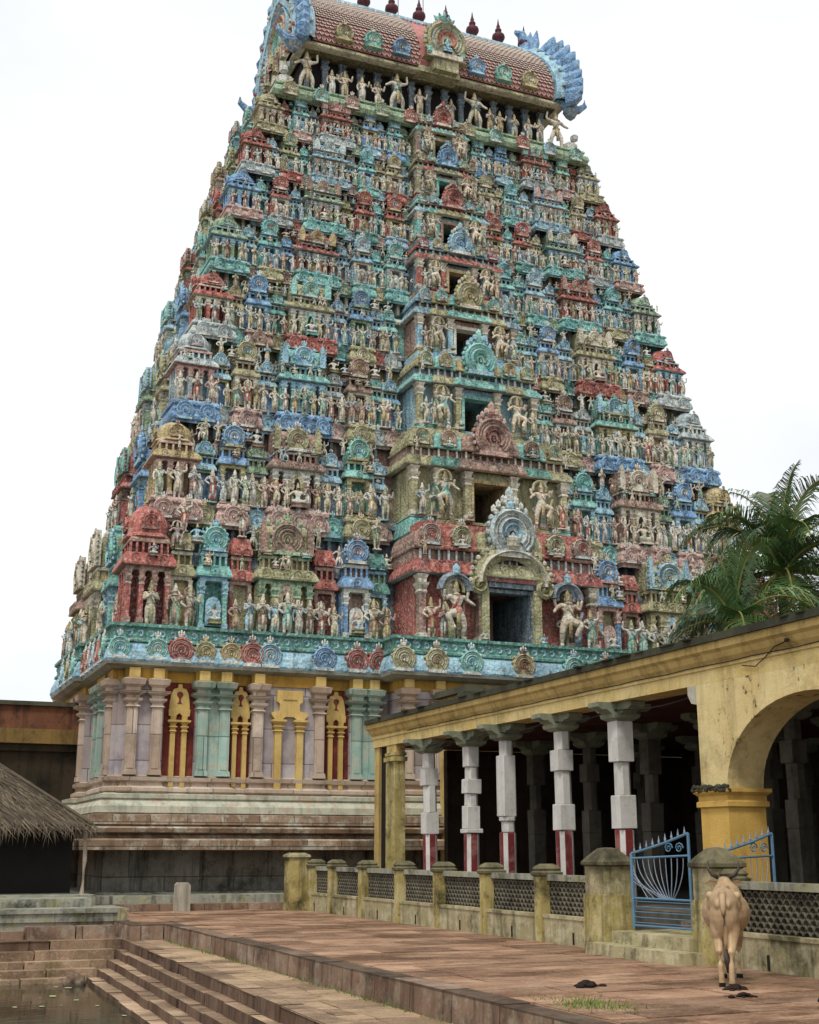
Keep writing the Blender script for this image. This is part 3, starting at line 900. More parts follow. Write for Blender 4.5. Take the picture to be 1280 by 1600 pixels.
def t_niche():
    p = MB()
    for s_ in (-1, 1):
        x = s_ * 0.2
        p.box(x - 0.085, x + 0.085, -0.12, 0.05, -0.3, 1.45, 'niche_yellow')
        p.rect(0.085, -0.12, 0.05, [(0, 1.45), (0.04, 1.48), (0, 1.53), (0, 1.56), (0.06, 1.62), (0.0, 1.68), (0.02, 1.72), (0.11, 1.78), (0.11, 1.84), (0.0, 1.86), (0.02, 1.98)], 'niche_yellow', cx=x)
    p.plate([(0.36, 1.98), (0.38, 2.2), (0.3, 2.24), (-0.3, 2.24), (-0.38, 2.2), (-0.36, 1.98), (-0.12, 1.98), (0, 2.08), (0.12, 1.98)], -0.14, 0.05, 'niche_yellow')
    p.plate([(0.36, 2.24), (0.34, 2.45), (0.3, 2.7), (0.22, 2.86), (0.08, 2.9), (0.06, 3.02), (-0.06, 3.02), (-0.08, 2.9), (-0.22, 2.86), (-0.3, 2.7), (-0.34, 2.45), (-0.36, 2.24)], -0.11, 0.05, 'niche_yellow')
    p.plate([(0.11, 2.66), (0.1, 2.74), (0, 2.78), (-0.1, 2.74), (-0.11, 2.66), (-0.03, 2.55), (-0.03, 2.45), (-0.09, 2.38), (0.09, 2.38), (0.03, 2.45), (0.03, 2.55)], -0.125, -0.1, 'maroon_wall')
    return p
nm = t_niche().mesh('niche')
for u in (-11.62, -9.62, -6.33):
    link('niche', nm, tower, T(u, YB, 3.9, 0.92 if u != -9.62 else 0.85, 1, 0.97))
p = MB()
for s_ in (-1, 1):
    x = s_ * 0.37
    p.box(x - 0.11, x + 0.11, -0.14, 0.05, -0.4, 1.5, 'niche_yellow')
    p.rect(0.11, -0.14, 0.05, [(0, 1.5), (0.05, 1.54), (0, 1.6), (0.08, 1.68), (0.0, 1.74), (0.13, 1.84), (0.13, 1.9), (0.0, 1.92)], 'niche_yellow', cx=x)
p.plate([(0.5, 1.92), (0.62, 2.06), (0.62, 2.14), (0.34, 2.2), (0.34, 2.42), (0.44, 2.5), (0.44, 2.86), (-0.44, 2.86), (-0.44, 2.5), (-0.34, 2.42), (-0.34, 2.2), (-0.62, 2.14), (-0.62, 2.06), (-0.5, 1.92), (-0.24, 1.92), (-0.15, 2.0), (0.15, 2.0), (0.24, 1.92)], -0.16, 0.05, 'niche_yellow')
p.box(-0.24, 0.24, -0.19, -0.15, 2.56, 2.82, 'niche_yellow', 0.05, 0)
link('shrine_niche', p.mesh('shrine_niche'), tower, (-8.03, YB - 0.24, 3.9))
# beam, cornice
b = MB()
b.mold(OUT, [(0.06, 6.88), (0.06, 7.24)], 'beam_ochre', cap_top=False, cap_bot=True)
b.build('beam', tower)
b = MB()
b.mold(OUT_S, [(0.0, 7.2), (0.28, 7.24), (0.5, 7.34), (0.52, 7.42)], 'eave_grey', cap_top=False)
b.mold(OUT_S, [(0.52, 7.42), (0.56, 7.5), (0.52, 7.75), (0.4, 8.02), (0.34, 8.05)], 'sky', cap_top=False)
b.build('cornice', tower)
b = MB()
b.mold(OUT_S, [(0.34, 8.03), (0.44, 8.08), (0.44, 8.16), (0.36, 8.2), (0.36, 8.5), (0.46, 8.56), (0.46, 8.66), (0.2, 8.7)], 'seagreen')
sc = b
def scrolls(x0, x1, y, z):
    n = int((x1 - x0) / 0.34)
    for i in range(n):
        x = x0 + (i + 0.5) * (x1 - x0) / n
        ring(sc, x, y, z, 0.05, 0.12, 0.03, 'sky', -120, 150, 7)
scrolls(-13.9, -4.9, YB - 0.365, 8.35)
scrolls(4.9, 13.9, YB - 0.365, 8.35)
scrolls(-4.8, 4.8, YB - 1.1 - 0.365, 8.35)
sc.build('frieze', tower)

KM = {}
def medallion(F, x, y, z, r_, m, a, l, full=True):
    key = (m, a, l)
    if key not in KM:
        q = MB()
        kudu(q, 0, 0, 0, 1.0, th=0.3)
        KM[key] = q.mesh('horseshoe_medallion', {'main': m, 'acc': a, 'lite': l})
    o = link('horseshoe_medallion', KM[key], tower)
    o.matrix_local = INV @ F @ T(x, y, z, r_, r_, r_)
    return o
FF = Matrix.Translation((XC, 0, 0))                    # front facade: x along, world y
FS = Matrix.Translation((XC, YC, 0)) @ Matrix.Rotation(R(-90), 4, 'Z')   # left facade: x -> -y, y -> +x
rng = random.Random(11)
row = [(-13.7, 'teal', 'sky'), (-12.5, 'teal', 'white'), (-11.75, 'red', 'pink'), (-10.95, 'olive', 'ochre'), (-10.1, 'ochre', 'olive'), (-9.4, 'red', 'rust'), (-8.8, 'sky', 'white'), (-6.9, 'blue', 'sky'),
       (-5.75, 'red', 'rust'), (-4.95, 'red', 'rust')]
for x, m, a in row:
    medallion(FF, x, 40.8 - 0.42, 7.86, 0.36 if m not in ('sky', 'blue', 'red') else 0.42, m, a, 'cream' if m in ('olive', 'ochre') else 'white')
    medallion(FF, -x, 40.8 - 0.42, 7.86, 0.44, m, a, 'white')
for x, m, a in ((-4.5, 'olive', 'cream'), (-3.3, 'olive', 'rust'), (-2.0, 'teal', 'sky'), (0.0, 'ochre', 'red'), (2.0, 'teal', 'sky'), (3.3, 'olive', 'rust'), (4.5, 'teal', 'cream')):
    medallion(FF, x, 39.7 - 0.42, 7.86, 0.44, m, a, 'white')
for v, m in ((7.9, 'teal'), (6.9, 'red'), (6.0, 'sky'), (5.1, 'pink'), (4.2, 'red')):
    medallion(FS, v, -13.55 - 0.42, 7.86, 0.42, m, 'cream', 'white')
for v, m in ((3.2, 'teal'), (2.0, 'olive'), (0.6, 'sky')):
    medallion(FS, v, -13.8 - 0.42, 7.86, 0.42, m, 'cream', 'white')

# --- storeys
HB = [3.6, 3.3, 2.6, 2.2, 1.85, 1.58, 1.38, 1.15]           # half widths of the central bay
CORE_COL = ['slate', 'rust', 'olive', 'teal', 'olive', 'slate', 'rust', 'olive', 'rust']
OW = [1.7, 1.4, 1.15, 1.0, 0.9, 0.8, 0.72, 0.66]         # widths of the central openings
for i in range(8):
    z0, z1 = FLOOR[i] - 0.05, FLOOR[i + 1] - 0.08
    h = FLOOR[i + 1] - FLOOR[i]
    hw = HALF[i] - KW[i] * 0.55
    yf = FRONT[i] + KW[i] * 0.5 - YC
    s = MB()
    ow = OW[i] / 2
    yr = 51.7 - 0.15 * i - YC
    zm = z0 + h * 0.62
    y2 = FRONT[i + 1] + 0.55 - YC
    h2 = HALF[i + 1] - 0.55
    for q0, q1 in ((-hw, -ow), (ow, hw)):
        s.box(q0, q1, yf, yr, z0, zm, 'core')
    for q0, q1 in ((-h2, -ow), (ow, h2)):
        s.box(q0, q1, y2, yr - 0.15, zm, z1, 'core')
    s.box(-ow + 0.001, ow - 0.001, yf + 0.9, yr - 0.01, z0, z1 - 0.01, 'shade_stain_stone')
    s.box(-ow + 0.001, ow - 0.001, y2, y2 + 0.5, z0 + h * 0.43, z1 - 0.01, 'core')
    s.rect(hw, yf, yr, [(0, z0 + h * 0.5), (0.2, z0 + h * 0.51), (0.22, z0 + h * 0.54), (0.08, z0 + h * 0.6), (0, z0 + h * 0.61)], 'lite', cap_top=False)
    # floor slab of the storey above, carried on small brackets
    s.box(-HALF[i + 1] + 0.1, HALF[i + 1] - 0.1, FRONT[i + 1] + 0.12 - YC, y2 + 0.1, z1 - h * 0.05, z1 + 0.04, 'lite')
    s.box(-HALF[i + 1] + 0.1, -h2 + 0.1, y2 + 0.1, yr - 0.2, z1 - h * 0.05, z1 + 0.04, 'lite')
    for q in range(int(h2 * 2 / 0.45)):
        x = -h2 + 0.2 + q * 0.45
        if abs(x) > HB[i] + 0.1:
            s.box(x - 0.06, x + 0.06, y2 - 0.3, y2 + 0.05, z1 - h * 0.3, z1 - h * 0.05, 'lite', 0, 0)
    s.build('storey', tower, {'core': CORE_COL[i], 'lite': rng.choice(['olive', 'cream', 'rust', 'slate'])})

TMPL = {}
def shrine_set(kind, w, d, h, nk, cols, F, x, yfront, z, bandcols, bh, bw=None):
    """one aedicule: base band, pillared body and roof; copies of a size share meshes per colouring"""
    bw = bw or w
    key = (kind, round(w, 2), round(d, 2), round(h, 2), nk, round(bh, 2), round(bw, 2))
    if key not in TMPL:
        TMPL[key] = (t_body(w, d, h, kind), t_roof(w, d, h, kind), t_band(bw, d, bh, nk), {})
    body, roof, band, cache = TMPL[key]
    rv = random.Random(int(abs(x) * 977 + z * 131 + (3 if x > 0 else 0)))
    cols = (cols[0], cols[1], cols[2] if rv.random() < 0.4 else rv.choice(['cream', 'pale', 'white', 'olive', 'sky', 'pink', 'green']), cols[3] if rv.random() < 0.4 else rv.choice(['sky', 'cream', 'ochre', 'pink', 'teal', 'pale', 'rust']))
    if rv.random() < 0.35:
        cols = (cols[0], rv.choice(['slate', 'rust', 'maroon', 'seagreen', 'olive']), cols[2], cols[3])
    ren = dict(zip(('main', 'acc', 'lite', 'alt'), cols))
    ck = tuple(cols)
    name = {'kuta': 'corner_shrine', 'sala': 'barrel_roof_shrine', 'panjara': 'horseshoe_gable_shrine', 'slim': 'slender_shrine'}[kind]
    if ck not in cache:
        cache[ck] = (body.mesh(name, ren), roof.mesh(name + '_roof', ren))
    bk = ('band',) + tuple(bandcols)
    if bk not in cache:
        cache[bk] = band.mesh('base_band', dict(zip(('main', 'acc', 'lite'), bandcols)))
    o = link(name, cache[ck][0], tower)
    o.matrix_local = INV @ F @ T(x, yfront + d * 0.5, z, 1, 1, rv.uniform(0.95, 1.06), rv.uniform(-0.02, 0.02))
    link('shrine_roof', cache[ck][1], o)
    link('base_band', cache[bk], o)
    return o

# colours of corner, slim, gable, slim, barrel, slim, gable, recess (corner to centre), each tier
C3 = {'red': ('red', 'maroon', 'rust', 'pink'), 'olive': ('olive', 'ochre', 'cream', 'cream'), 'teal': ('teal', 'seagreen', 'sky', 'sky'), 'blue': ('blue', 'slate', 'sky', 'white'), 'sky': ('sky', 'blue', 'white', 'pale'),
      'rust': ('rust', 'maroon', 'cream', 'olive'), 'green': ('green', 'olive', 'pale', 'cream'), 'ochre': ('ochre', 'rust', 'cream', 'olive'), 'white': ('pale', 'sky', 'white', 'white'), 'cream': ('cream', 'olive', 'flesh', 'ochre'), 'sea': ('seagreen', 'teal', 'sky', 'blue')}
LAY = [
    ('red', 'olive', 'teal', 'red', 'olive', 'red', 'blue', 'sea'),
    ('ochre', 'sky', 'blue', 'green', 'rust', 'sky', 'teal', 'sky'),
    ('white', 'sky', 'olive', 'sky', 'teal', 'white', 'rust', 'teal'),
    ('red', 'olive', 'blue', 'teal', 'olive', 'sky', 'blue', 'sky'),
    ('green', 'sky', 'teal', 'blue', 'red', 'sky', 'sky', 'teal'),
    ('blue', 'teal', 'red', 'sky', 'green', 'olive', 'red', 'teal'),
    ('red', 'sky', 'olive', 'teal', 'sky', 'sky', 'teal', 'olive'),
    ('olive', 'red', 'teal', 'white', 'red', 'green', 'blue', 'sky'),
]
FR = [('kuta', 0.933), ('slim', 0.848), ('panjara', 0.768), ('slim', 0.695), ('sala', 0.583), ('slim', 0.468), ('panjara', 0.385), ('slim', 0.322)]
BANDS = ['teal', 'red', 'blue', 'olive', 'rust', 'sky', 'green', 'teal', 'sky', 'pink', 'sea', 'white', 'olive']
POS = ['attendant', 'four_arm', 'dancer', 'praying', 'draped', 'consort', 'praying', 'four_arm', 'draped', 'bearer', 'consort']

for i in range(8):
    z = FLOOR[i]
    h = FLOOR[i + 1] - z
    k = KW[i]
    H2 = HALF[i]
    yf = FRONT[i]
    bh = h * 0.235
    sh = h * (0.9 if i == 0 else 0.84)                    # shrine height
    fh = h * 0.33                    # statue height
    scale = H2 / 13.5
    for side in (-1, 1):
        lay = LAY[i]
        rb = random.Random(100 + i)
        prev = None
        slots = list(zip(FR, lay))
        if 2 <= i:
            slots += [(('slim', 0.27), lay[3])]
        if 4 <= i:
            slots[-1] = (('panjara', 0.245), lay[2])
            slots += [(('slim', 0.185), lay[5])]
        for (kind, f), col in slots:
            bc = rb.choice([c for c in BANDS if c != prev])
            prev = bc
            x = side * f * H2
            bcol = C3[bc][:3] if bc in C3 else (bc, 'cream', 'white')
            if i == 0:
                bcol = ('teal', 'sky', 'white')
            bcol = (bcol[0], bcol[1], 'white' if bcol[2] == 'pink' else bcol[2])
            if kind == 'kuta':
                w, d, hh, nk, y = k, k, sh, 2, yf
                x = side * (H2 - k / 2)
            elif kind == 'panjara':
                w, d, hh, nk, y = 1.18 * scale, 0.9 * scale + 0.2, sh * 0.95, 1 if i else 2, yf + 0.1
            elif kind == 'sala':
                w, d, hh, nk, y = 2.35 * scale, 1.0 * scale + 0.2, sh * 0.97, 3, yf - 0.1
            else:
                w, d, hh, nk, y = 0.92 * scale, 0.7 * scale, sh * (0.95 if i == 0 else 0.82), 1, yf + 0.34
            b2 = bh if i else 0.34
            shrine_set(kind, w, d, hh, nk, C3[col], FF, x, y, z, bcol, b2, {'kuta': k * 1.04, 'slim': 0.078 * H2, 'panjara': 0.088 * H2, 'sala': 0.178 * H2}[kind])
            # small figures perched on the eaves and roof edges
            rt = random.Random(77 * i + int(abs(f) * 1000) + (5 if side > 0 else 0))
            for q in range({'kuta': 2, 'sala': 4, 'panjara': 2, 'slim': 1}[kind]):
                if rt.random() < 0.75:
                    statue(rt.choice(['seated', 'praying', 'dancer', 'strong']), FF, x + rt.uniform(-0.42, 0.42) * w, y + 0.02 + 0.06 * (kind == 'slim'), z + hh * 0.57, h * rt.uniform(0.10, 0.15), rt)
            for q in (-0.5, 0.5):
                if kind == 'kuta' and q * side > 0:
                    continue
                if rt.random() < 0.6:
                    statue(rt.choice(['seated', 'seated', 'strong', 'dancer', 'guard']), FF, x + q * w * 1.02, y + 0.3, z + hh * rt.uniform(0.66, 0.8), h * rt.uniform(0.15, 0.2), rt)
            # figures in front
            rs = random.Random(1000 * i + int(abs(f) * 100) + (7 if side > 0 else 0))
            if kind == 'kuta':
                statue(rs.choice(POS[:4]), FF, x + rs.uniform(-.1, .1) * scale, y + 0.02, z, fh * 1.05, rs)
                if i:
                    statue(rs.choice(POS[:5]), FF, x - side * k * 0.36, y - 0.02, z, fh, rs)
                    statue(rs.choice(POS[:5]), FF, x + side * k * 0.36, y - 0.02, z, fh, rs)
            elif kind == 'sala':
                statue('seated' if i % 2 else 'four_arm', FF, x, y - 0.12, z, fh * 1.0, rs)
                for q in (-0.36, 0.36):
                    statue(rs.choice(POS), FF, x + q * w, y - 0.03, z, fh * rs.uniform(0.85, 1.0), rs, rs.uniform(-0.4, 0.4))
                if True:
                    for q in (-0.18, 0.18):
                        statue(rs.choice(POS), FF, x + q * w, y - 0.06, z, fh * 0.85, rs)
                for q in (-0.3, 0.3):
                    if rs.random() < 0.5:
                        statue('seated', FF, x + q * w, y + 0.12, z + hh * 0.68, fh * 0.42, rs)
            elif kind == 'slim':
                n = 2
                for q in range(n):
                    statue(rs.choice(POS), FF, x + (q - (n - 1) / 2) * 0.5 * scale, y - 0.3, z, fh * rs.uniform(0.78, 1.05), rs, rs.uniform(-0.35, 0.35))
                if rs.random() < 0.7:
                    statue(rs.choice(['seated', 'seated', 'dancer', 'praying']), FF, x, y + 0.1, z + hh * 0.86, fh * 0.75, rs)
            else:
                if i in (1, 2, 3):
                    for q in (-0.36, 0.02, 0.38):
                        statue(rs.choice(POS), FF, x + q * w, y - 0.1, z, fh * rs.uniform(0.8, 1.05), rs, rs.uniform(-0.4, 0.4))
                elif i:
                    for q in (-0.27, 0.27):
                        statue(rs.choice(POS), FF, x + q * w, y - 0.1, z, fh * 0.95, rs)
                elif True:
                    statue('seated', FF, x, y - 0.14, z + 0.3, fh * 0.6, rs)
    # left side facade: gable shrine, slim shrine and bay with barrel shrines
    hd = YC - yf
    xs = -(H2)
    rs = random.Random(500 + i)
    u = hd - k - 0.45 * scale
    rear = 51.4 - 0.15 * i - YC
    items = [('slim', u, 0.0, 0.92 * scale, LAY[i][1])]
    rem0, rem1 = u - 0.5 * scale, -rear
    nn = max(2, round((rem0 - rem1) / (1.9 * scale)))
    for q in range(nn):
        ww = (rem0 - rem1) / nn
        kd = 'sala' if q % 2 else 'panjara'
        items.append((kd, rem0 - ww * (q + 0.5), -0.25 * scale if q % 2 else 0.0, ww * (0.98 if q % 2 else 0.8), LAY[(i + 3 * q) % 8][4 if q % 2 else 2]))
    for kind, u, pr, w, col in items:
        if kind == 'slim':
            d, hh = 0.7 * scale, sh * 0.78
            y = xs + 0.42
        elif kind == 'panjara':
            d, hh, y = 0.9 * scale + 0.2, sh * 0.95, xs + 0.1
        else:
            d, hh, y = 1.1 * scale + 0.3, sh * 0.97, xs + pr
        bc = rs.choice(BANDS)
        bcol = C3[bc][:3] if bc in C3 else (bc, 'cream', 'white')
        shrine_set(kind, w, d, hh, 1 if kind != 'sala' else 3, C3[col], FS, u, y, z, bcol, bh if i else 0.34)
        for q in ((0,) if kind != 'sala' else (-0.36, 0.0, 0.36)):
            statue(rs.choice(POS), FS, u + q * w, y - 0.12, z, fh * rs.uniform(0.9, 1.05), rs)

# --- central bay
SEG = [(-1.0, -0.70, 0.0), (-0.70, -0.36, 0.10), (-0.36, 0.36, 0.2), (0.36, 0.70, 0.10), (0.70, 1.0, 0.0)]
SEGC = [('rust', 'red', 'olive'), ('olive', 'teal', 'rust'), ('olive', 'teal', 'ochre'), ('sky', 'ochre', 'teal'), ('red', 'sky', 'olive'), ('teal', 'rust', 'sky'), ('olive', 'red', 'teal'), ('rust', 'olive', 'sky')]
EAVC = [('red', 'red', 'olive'), ('olive', 'seagreen', 'rust'), ('teal', 'olive', 'teal'), ('sky', 'olive', 'teal'), ('red', 'rust', 'red'), ('sky', 'teal', 'olive'), ('olive', 'red', 'olive'), ('teal', 'rust', 'teal')]
WALC = [('red', 'rust'), ('olive', 'rust'), ('sky', 'slate'), ('rust', 'slate'), ('slate', 'teal'), ('teal', 'rust'), ('rust', 'olive'), ('olive', 'rust')]
GAB = [('pale', 'sky', 'white'), ('rust', 'maroon', 'pink'), ('teal', 'seagreen', 'sky'), ('olive', 'ochre', 'cream'), ('sky', 'blue', 'white'), ('red', 'maroon', 'pink'), ('blue', 'slate', 'sky'), ('red', 'maroon', 'cream')]
for i in range(8):
    z = FLOOR[i]
    h = FLOOR[i + 1] - z
    sc_ = HALF[i] / 13.5
    yb = BAY[i] + 0.15 - YC
    yc = FRONT[i] + KW[i] * 0.5 - YC
    hb = HB[i]
    ow = OW[i] / 2
    oh = h * 0.42
    dpt = yc - 0.001
    s = MB()
    wr = 0.3 * sc_                 # wall lies behind the pilasters
    for q in (-1, 1):
        x0, x1 = sorted((q * hb * 0.97, q * (ow + 0.12)))
        s.box(x0, x1, yb + wr, dpt, z - 0.1, z + h * 0.5, 'wall')
    s.box(-ow - 0.12, ow + 0.12, yb + 0.06, dpt, z + oh, z + h * 0.5, 'wall')
    s.box(-hb * 0.93, hb * 0.93, yb + 0.2, dpt, z + h * 0.5, z + h * 0.9, 'wall')
    s.box(-ow - 0.12, ow + 0.12, yb + 0.05, dpt, z - 0.1, z + 0.0, 'wall')
    bay = s.build('central_bay', tower, {'wall': WALC[i][0]})
    s = MB()
    for q in (-1, 1):
        s.box(min(q * ow, q * (ow + 0.12)), max(q * ow, q * (ow + 0.12)), yb - 0.1, dpt - 0.05, z, z + oh - 0.002, 'jamb')
    s.box(-ow, ow, yb - 0.08, yb + 0.3, z + oh - 0.14, z + oh - 0.003, 'jamb')
    s.build('doorway_frame', bay, {'jamb': ['slate', 'ochre', 'teal', 'cream', 'ochre', 'rust', 'teal', 'olive'][i]})
    s = MB()
    s.box(-ow, -ow * 0.1, yb + 1.1, yb + 1.16, z, z + oh - 0.15, 'door_brown')
    s.build('door_leaf', bay)
    for f, m in ((-0.95, 0), (-0.66, 1), (-(ow + 0.27) / hb, 0), ((ow + 0.27) / hb, 0), (0.66, 1), (0.95, 0)):
        s = MB()
        pilaster(s, f * hb, yb, z, h * 0.48, 0.27 * (sc_ + 0.1), 'main', 'lite', wr + 0.02 if abs(f) < 0.9 else 0.12)
        s.build('bay_pilaster', bay, {'main': SEGC[i][m], 'lite': 'cream'})
    for j, (f0, f1, pr) in enumerate(SEG):
        k_ = abs(j - 2)
        x0, x1 = f0 * hb, f1 * hb
        cx, hx = (x0 + x1) / 2, (x1 - x0) / 2 - 0.004
        yy = yb - pr * sc_
        out = 0.17 * sc_ + 0.06
        s = MB()
        # base block
        bb = MB()
        bz = z - (h * 0.2 if i else 0.3)
        if j != 2 and i:
            bb.rect(hx, yy - 0.12, dpt, [(0, bz), (0.05, bz + 0.05), (0.1, bz + 0.1), (0.04, z - 0.12), (0.0, z - 0.1), (0.06, z - 0.06), (0.0, z - 0.005)], 'base', cx=cx)
            rk_ = min(h * 0.075, hx * 0.8)
            kudu(bb, cx, yy - 0.2, z - h * 0.1, rk_, m='base', a='alt', l='lite', th=0.1, rings=2, bumps=7)
        eave(s, hx, yy, dpt, z + h * 0.49, h * 0.11, out, 'eav', 'lite', cx=cx)
        n = 2 if j != 2 else 4
        for q in range(n):
            kudu(s, cx - hx + 2 * hx * (q + 0.5) / n, yy - out * 0.72, z + h * 0.555, h * 0.036, m='eav', a='alt', l='lite', th=0.05, rings=1, bumps=5, crest=False)
        n = max(2, int(hx / 0.14))
        for q in range(n):
            xq = cx - hx + 2 * hx * (q + 0.5) / n
            s.box(xq - 0.035, xq + 0.035, yy + 0.02, yy + 0.1, z + h * 0.6, z + h * 0.68, 'lite')
        s.box(cx - hx, cx + hx, yy + 0.16, dpt, z + h * 0.6, z + h * 0.68, 'wall2')
        t_ = 0.82 if k_ == 0 else 0.84 - 0.02 * k_
        s.rect(hx, yy, dpt, [(0.02, z + h * 0.68), (0.06, z + h * 0.69), (0.06, z + h * 0.705), (0.0, z + h * 0.715), (0.01, z + h * (t_ - 0.06)), (-0.06, z + h * t_), (-0.12, z + h * (t_ + 0.025))], 'main', cx=cx)
        if j != 2:
            rk_ = min(h * 0.085, hx * 0.85)
            kudu(s, cx, yy + 0.02, z + h * 0.715 + rk_ * 0.9, rk_, m='alt' if k_ == 1 else 'main', a='base', l='lite', th=0.14, rings=3, bumps=9)
        if bb.v:
            bb.build('base_band', bay, {'base': SEGC[i][(k_ + 2) % 3], 'alt': SEGC[i][(k_ + 1) % 3], 'lite': 'cream', 'acc': 'cream'})
        s.build('bay_segment', bay, {'main': SEGC[i][k_ if k_ < 2 else 0] if k_ else SEGC[i][2], 'eav': EAVC[i][2 - k_], 'lite': 'cream' if i % 2 else 'pale', 'alt': SEGC[i][(k_ + 1) % 3], 'acc': 'cream', 'base': SEGC[i][(k_ + 2) % 3], 'wall2': WALC[i][1]})
    # large horseshoe gable that stands before the next opening
    s = MB()
    r_ = h * 0.205 if i else h * 0.2
    zc = z + h * 0.84
    kudu(s, 0, yb - 0.05, zc, r_, m='main', a='acc', l='lite', th=0.4 * (HALF[i] / 13.5), rings=3, bumps=15)
    for q in (-1, 1):
        for e in range(3):
            s.blob((q * r_ * (0.28 + e * 0.2), yb - 0.25, zc + r_ * (1.32 - e * 0.2)), (r_ * 0.12, 0.1, r_ * 0.2), 'lite', 6)
    s.blob((0, yb - 0.25, zc + r_ * 1.5), (r_ * 0.2, 0.12, r_ * 0.4), 'main', 6)
    s.build('horseshoe_gable', bay, dict(zip(('main', 'acc', 'lite'), GAB[i])))
    rs = random.Random(900 + i)
    gh = h * 0.44
    for q in (-1, 1):
        x = q * (ow + hb) * 0.5
        if q < 0:
            statue('guard', FF @ Matrix.Scale(-1, 4, (1, 0, 0)), -x, BAY[i] - 0.2, z + 0.03, gh, rs, ren={'skin': 'cream', 'cloth': 'red' if i == 0 else rs.choice(['cream', 'teal', 'flesh']), 'gold': 'ochre', 'plinth': 'olive'})
        else:
            statue('guard', FF, x, BAY[i] - 0.2, z + 0.03, gh, rs, ren={'skin': 'flesh', 'cloth': 'cream', 'gold': 'ochre', 'plinth': 'olive' if i else 'slate'})
        statue(rs.choice(['draped', 'consort', 'dancer']), FF, q * hb * 0.88, BAY[i] - 0.15, z, h * 0.31, rs)
        statue(rs.choice(['attendant', 'praying']), FF, q * hb * 0.74, BAY[i] - 0.1, z, h * 0.27, rs)
        statue('seated', FF, q * (ow + 0.32), BAY[i] - 0.3, z, h * 0.12, rs)
        statue(rs.choice(['four_arm', 'dancer']), FF, q * hb * 0.6, BAY[i] + 0.0, z, h * 0.29, rs)
        statue('seated', FF, q * hb * 0.53, BAY[i] - 0.1, z + h * 0.69, h * 0.14, rs)
        statue('dancer', FF, q * hb * 0.95, BAY[i] - 0.2, z + h * 0.62, h * 0.14, rs)
# first storey: arch with scrolled ends over the door
s = MB()
z, h, yb = FLOOR[0], FLOOR[1] - FLOOR[0], BAY[0] + 0.15 - YC
A0, A1 = 0.98, 1.62
ring(s, 0, yb - 0.3, z + h * 0.46, A0, A1, 0.22, 'main', -4, 184, 24, 0.86)
ring(s, 0, yb - 0.34, z + h * 0.46, A0 + 0.18, A1 - 0.18, 0.28, 'lite', -4, 184, 24, 0.86)
for j in range(21):
    a = R(180 * j / 20)
    s.blob((1.64 * math.cos(a), yb - 0.32, z + h * 0.46 + 1.64 * 0.86 * math.sin(a)), 0.11, 'main' if j % 2 else 'lite', 5)
for q in (-1, 1):
    for r0, r1 in ((0.16, 0.36), (0.0, 0.14)):
        ring(s, q * 1.32, yb - 0.34, z + h * 0.43, r0, r1, 0.14, 'main', 0, 360, 12)
    s.box(q * 1.05 - 0.14, q * 1.05 + 0.14, yb - 0.3, yb, z, z + h * 0.4, 'main')
s.blob((0, yb - 0.4, z + h * 0.46 + 1.5), (0.34, 0.25, 0.34), 'lite', 7)
s.build('scrolled_arch', tower, {'main': 'olive', 'lite': 'cream'})
s = MB()
eave(s, 0.95, yb - 0.2, yb + 0.2, z + h * 0.46, h * 0.08, 0.12, 'main', 'lite')
s.box(-0.9, 0.9, yb - 0.25, yb + 0.1, z + h * 0.425, z + h * 0.46, 'lite')
s.build('door_hood', tower, {'main': 'red', 'lite': 'slate'})
for q in (-1, 1):
    s = MB()
    x = q * (0.85 + HB[0]) * 0.5
    ring(s, x, yb - 0.3, z + 1.78, 0.42, 0.72, 0.2, 'main', 0, 180, 14, 0.95)
    s.blob((x, yb - 0.4, z + 2.5), (0.16, 0.14, 0.26), 'lite', 6)
    s.build('statue_canopy', tower, {'main': 'slate', 'lite': 'sky'})

# --- top storey with large figures, and the barrel roof
z8 = FLOOR[8]
s = MB()
s.rect(7.3, 46.3 - YC, YC - 46.3, [(0, z8 - 0.7), (0.25, z8 - 0.68), (0.35, z8 - 0.5), (0.3, z8 - 0.3), (0.1, z8 - 0.12), (0.2, z8 - 0.08), (0.2, z8), (0.0, z8 + 0.01)], 'main')
s.build('parapet_ledge', tower, {'main': 'green'})
for j in range(11):
    x = -6.9 + 13.8 * j / 10
    if abs(x) < 1.0:
        continue
    m = ['olive', 'teal', 'rust', 'green', 'red', 'red', 'olive', 'teal', 'red', 'sky', 'teal'][j]
    medallion(FF, x, 45.97, z8 - 0.38, 0.34, m, 'cream', 'cream')
s = MB()
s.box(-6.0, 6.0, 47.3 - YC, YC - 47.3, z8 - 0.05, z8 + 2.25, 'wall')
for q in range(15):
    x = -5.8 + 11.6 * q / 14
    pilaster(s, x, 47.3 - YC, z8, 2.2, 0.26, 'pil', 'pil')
s.build('top_storey', tower, {'wall': 'shade_stain_stone', 'pil': 'slate'})
s = MB()
eave(s, 6.15, 46.35 - YC, YC - 46.35, z8 + 2.05, 0.36, 0.35, 'main', 'lite')
s.box(-1.0, 1.0, 45.9 - YC, 46.6 - YC, z8 + 2.02, z8 + 2.3, 'main')
s.build('roof_eave', tower, {'main': 'olive', 'lite': 'cream'})

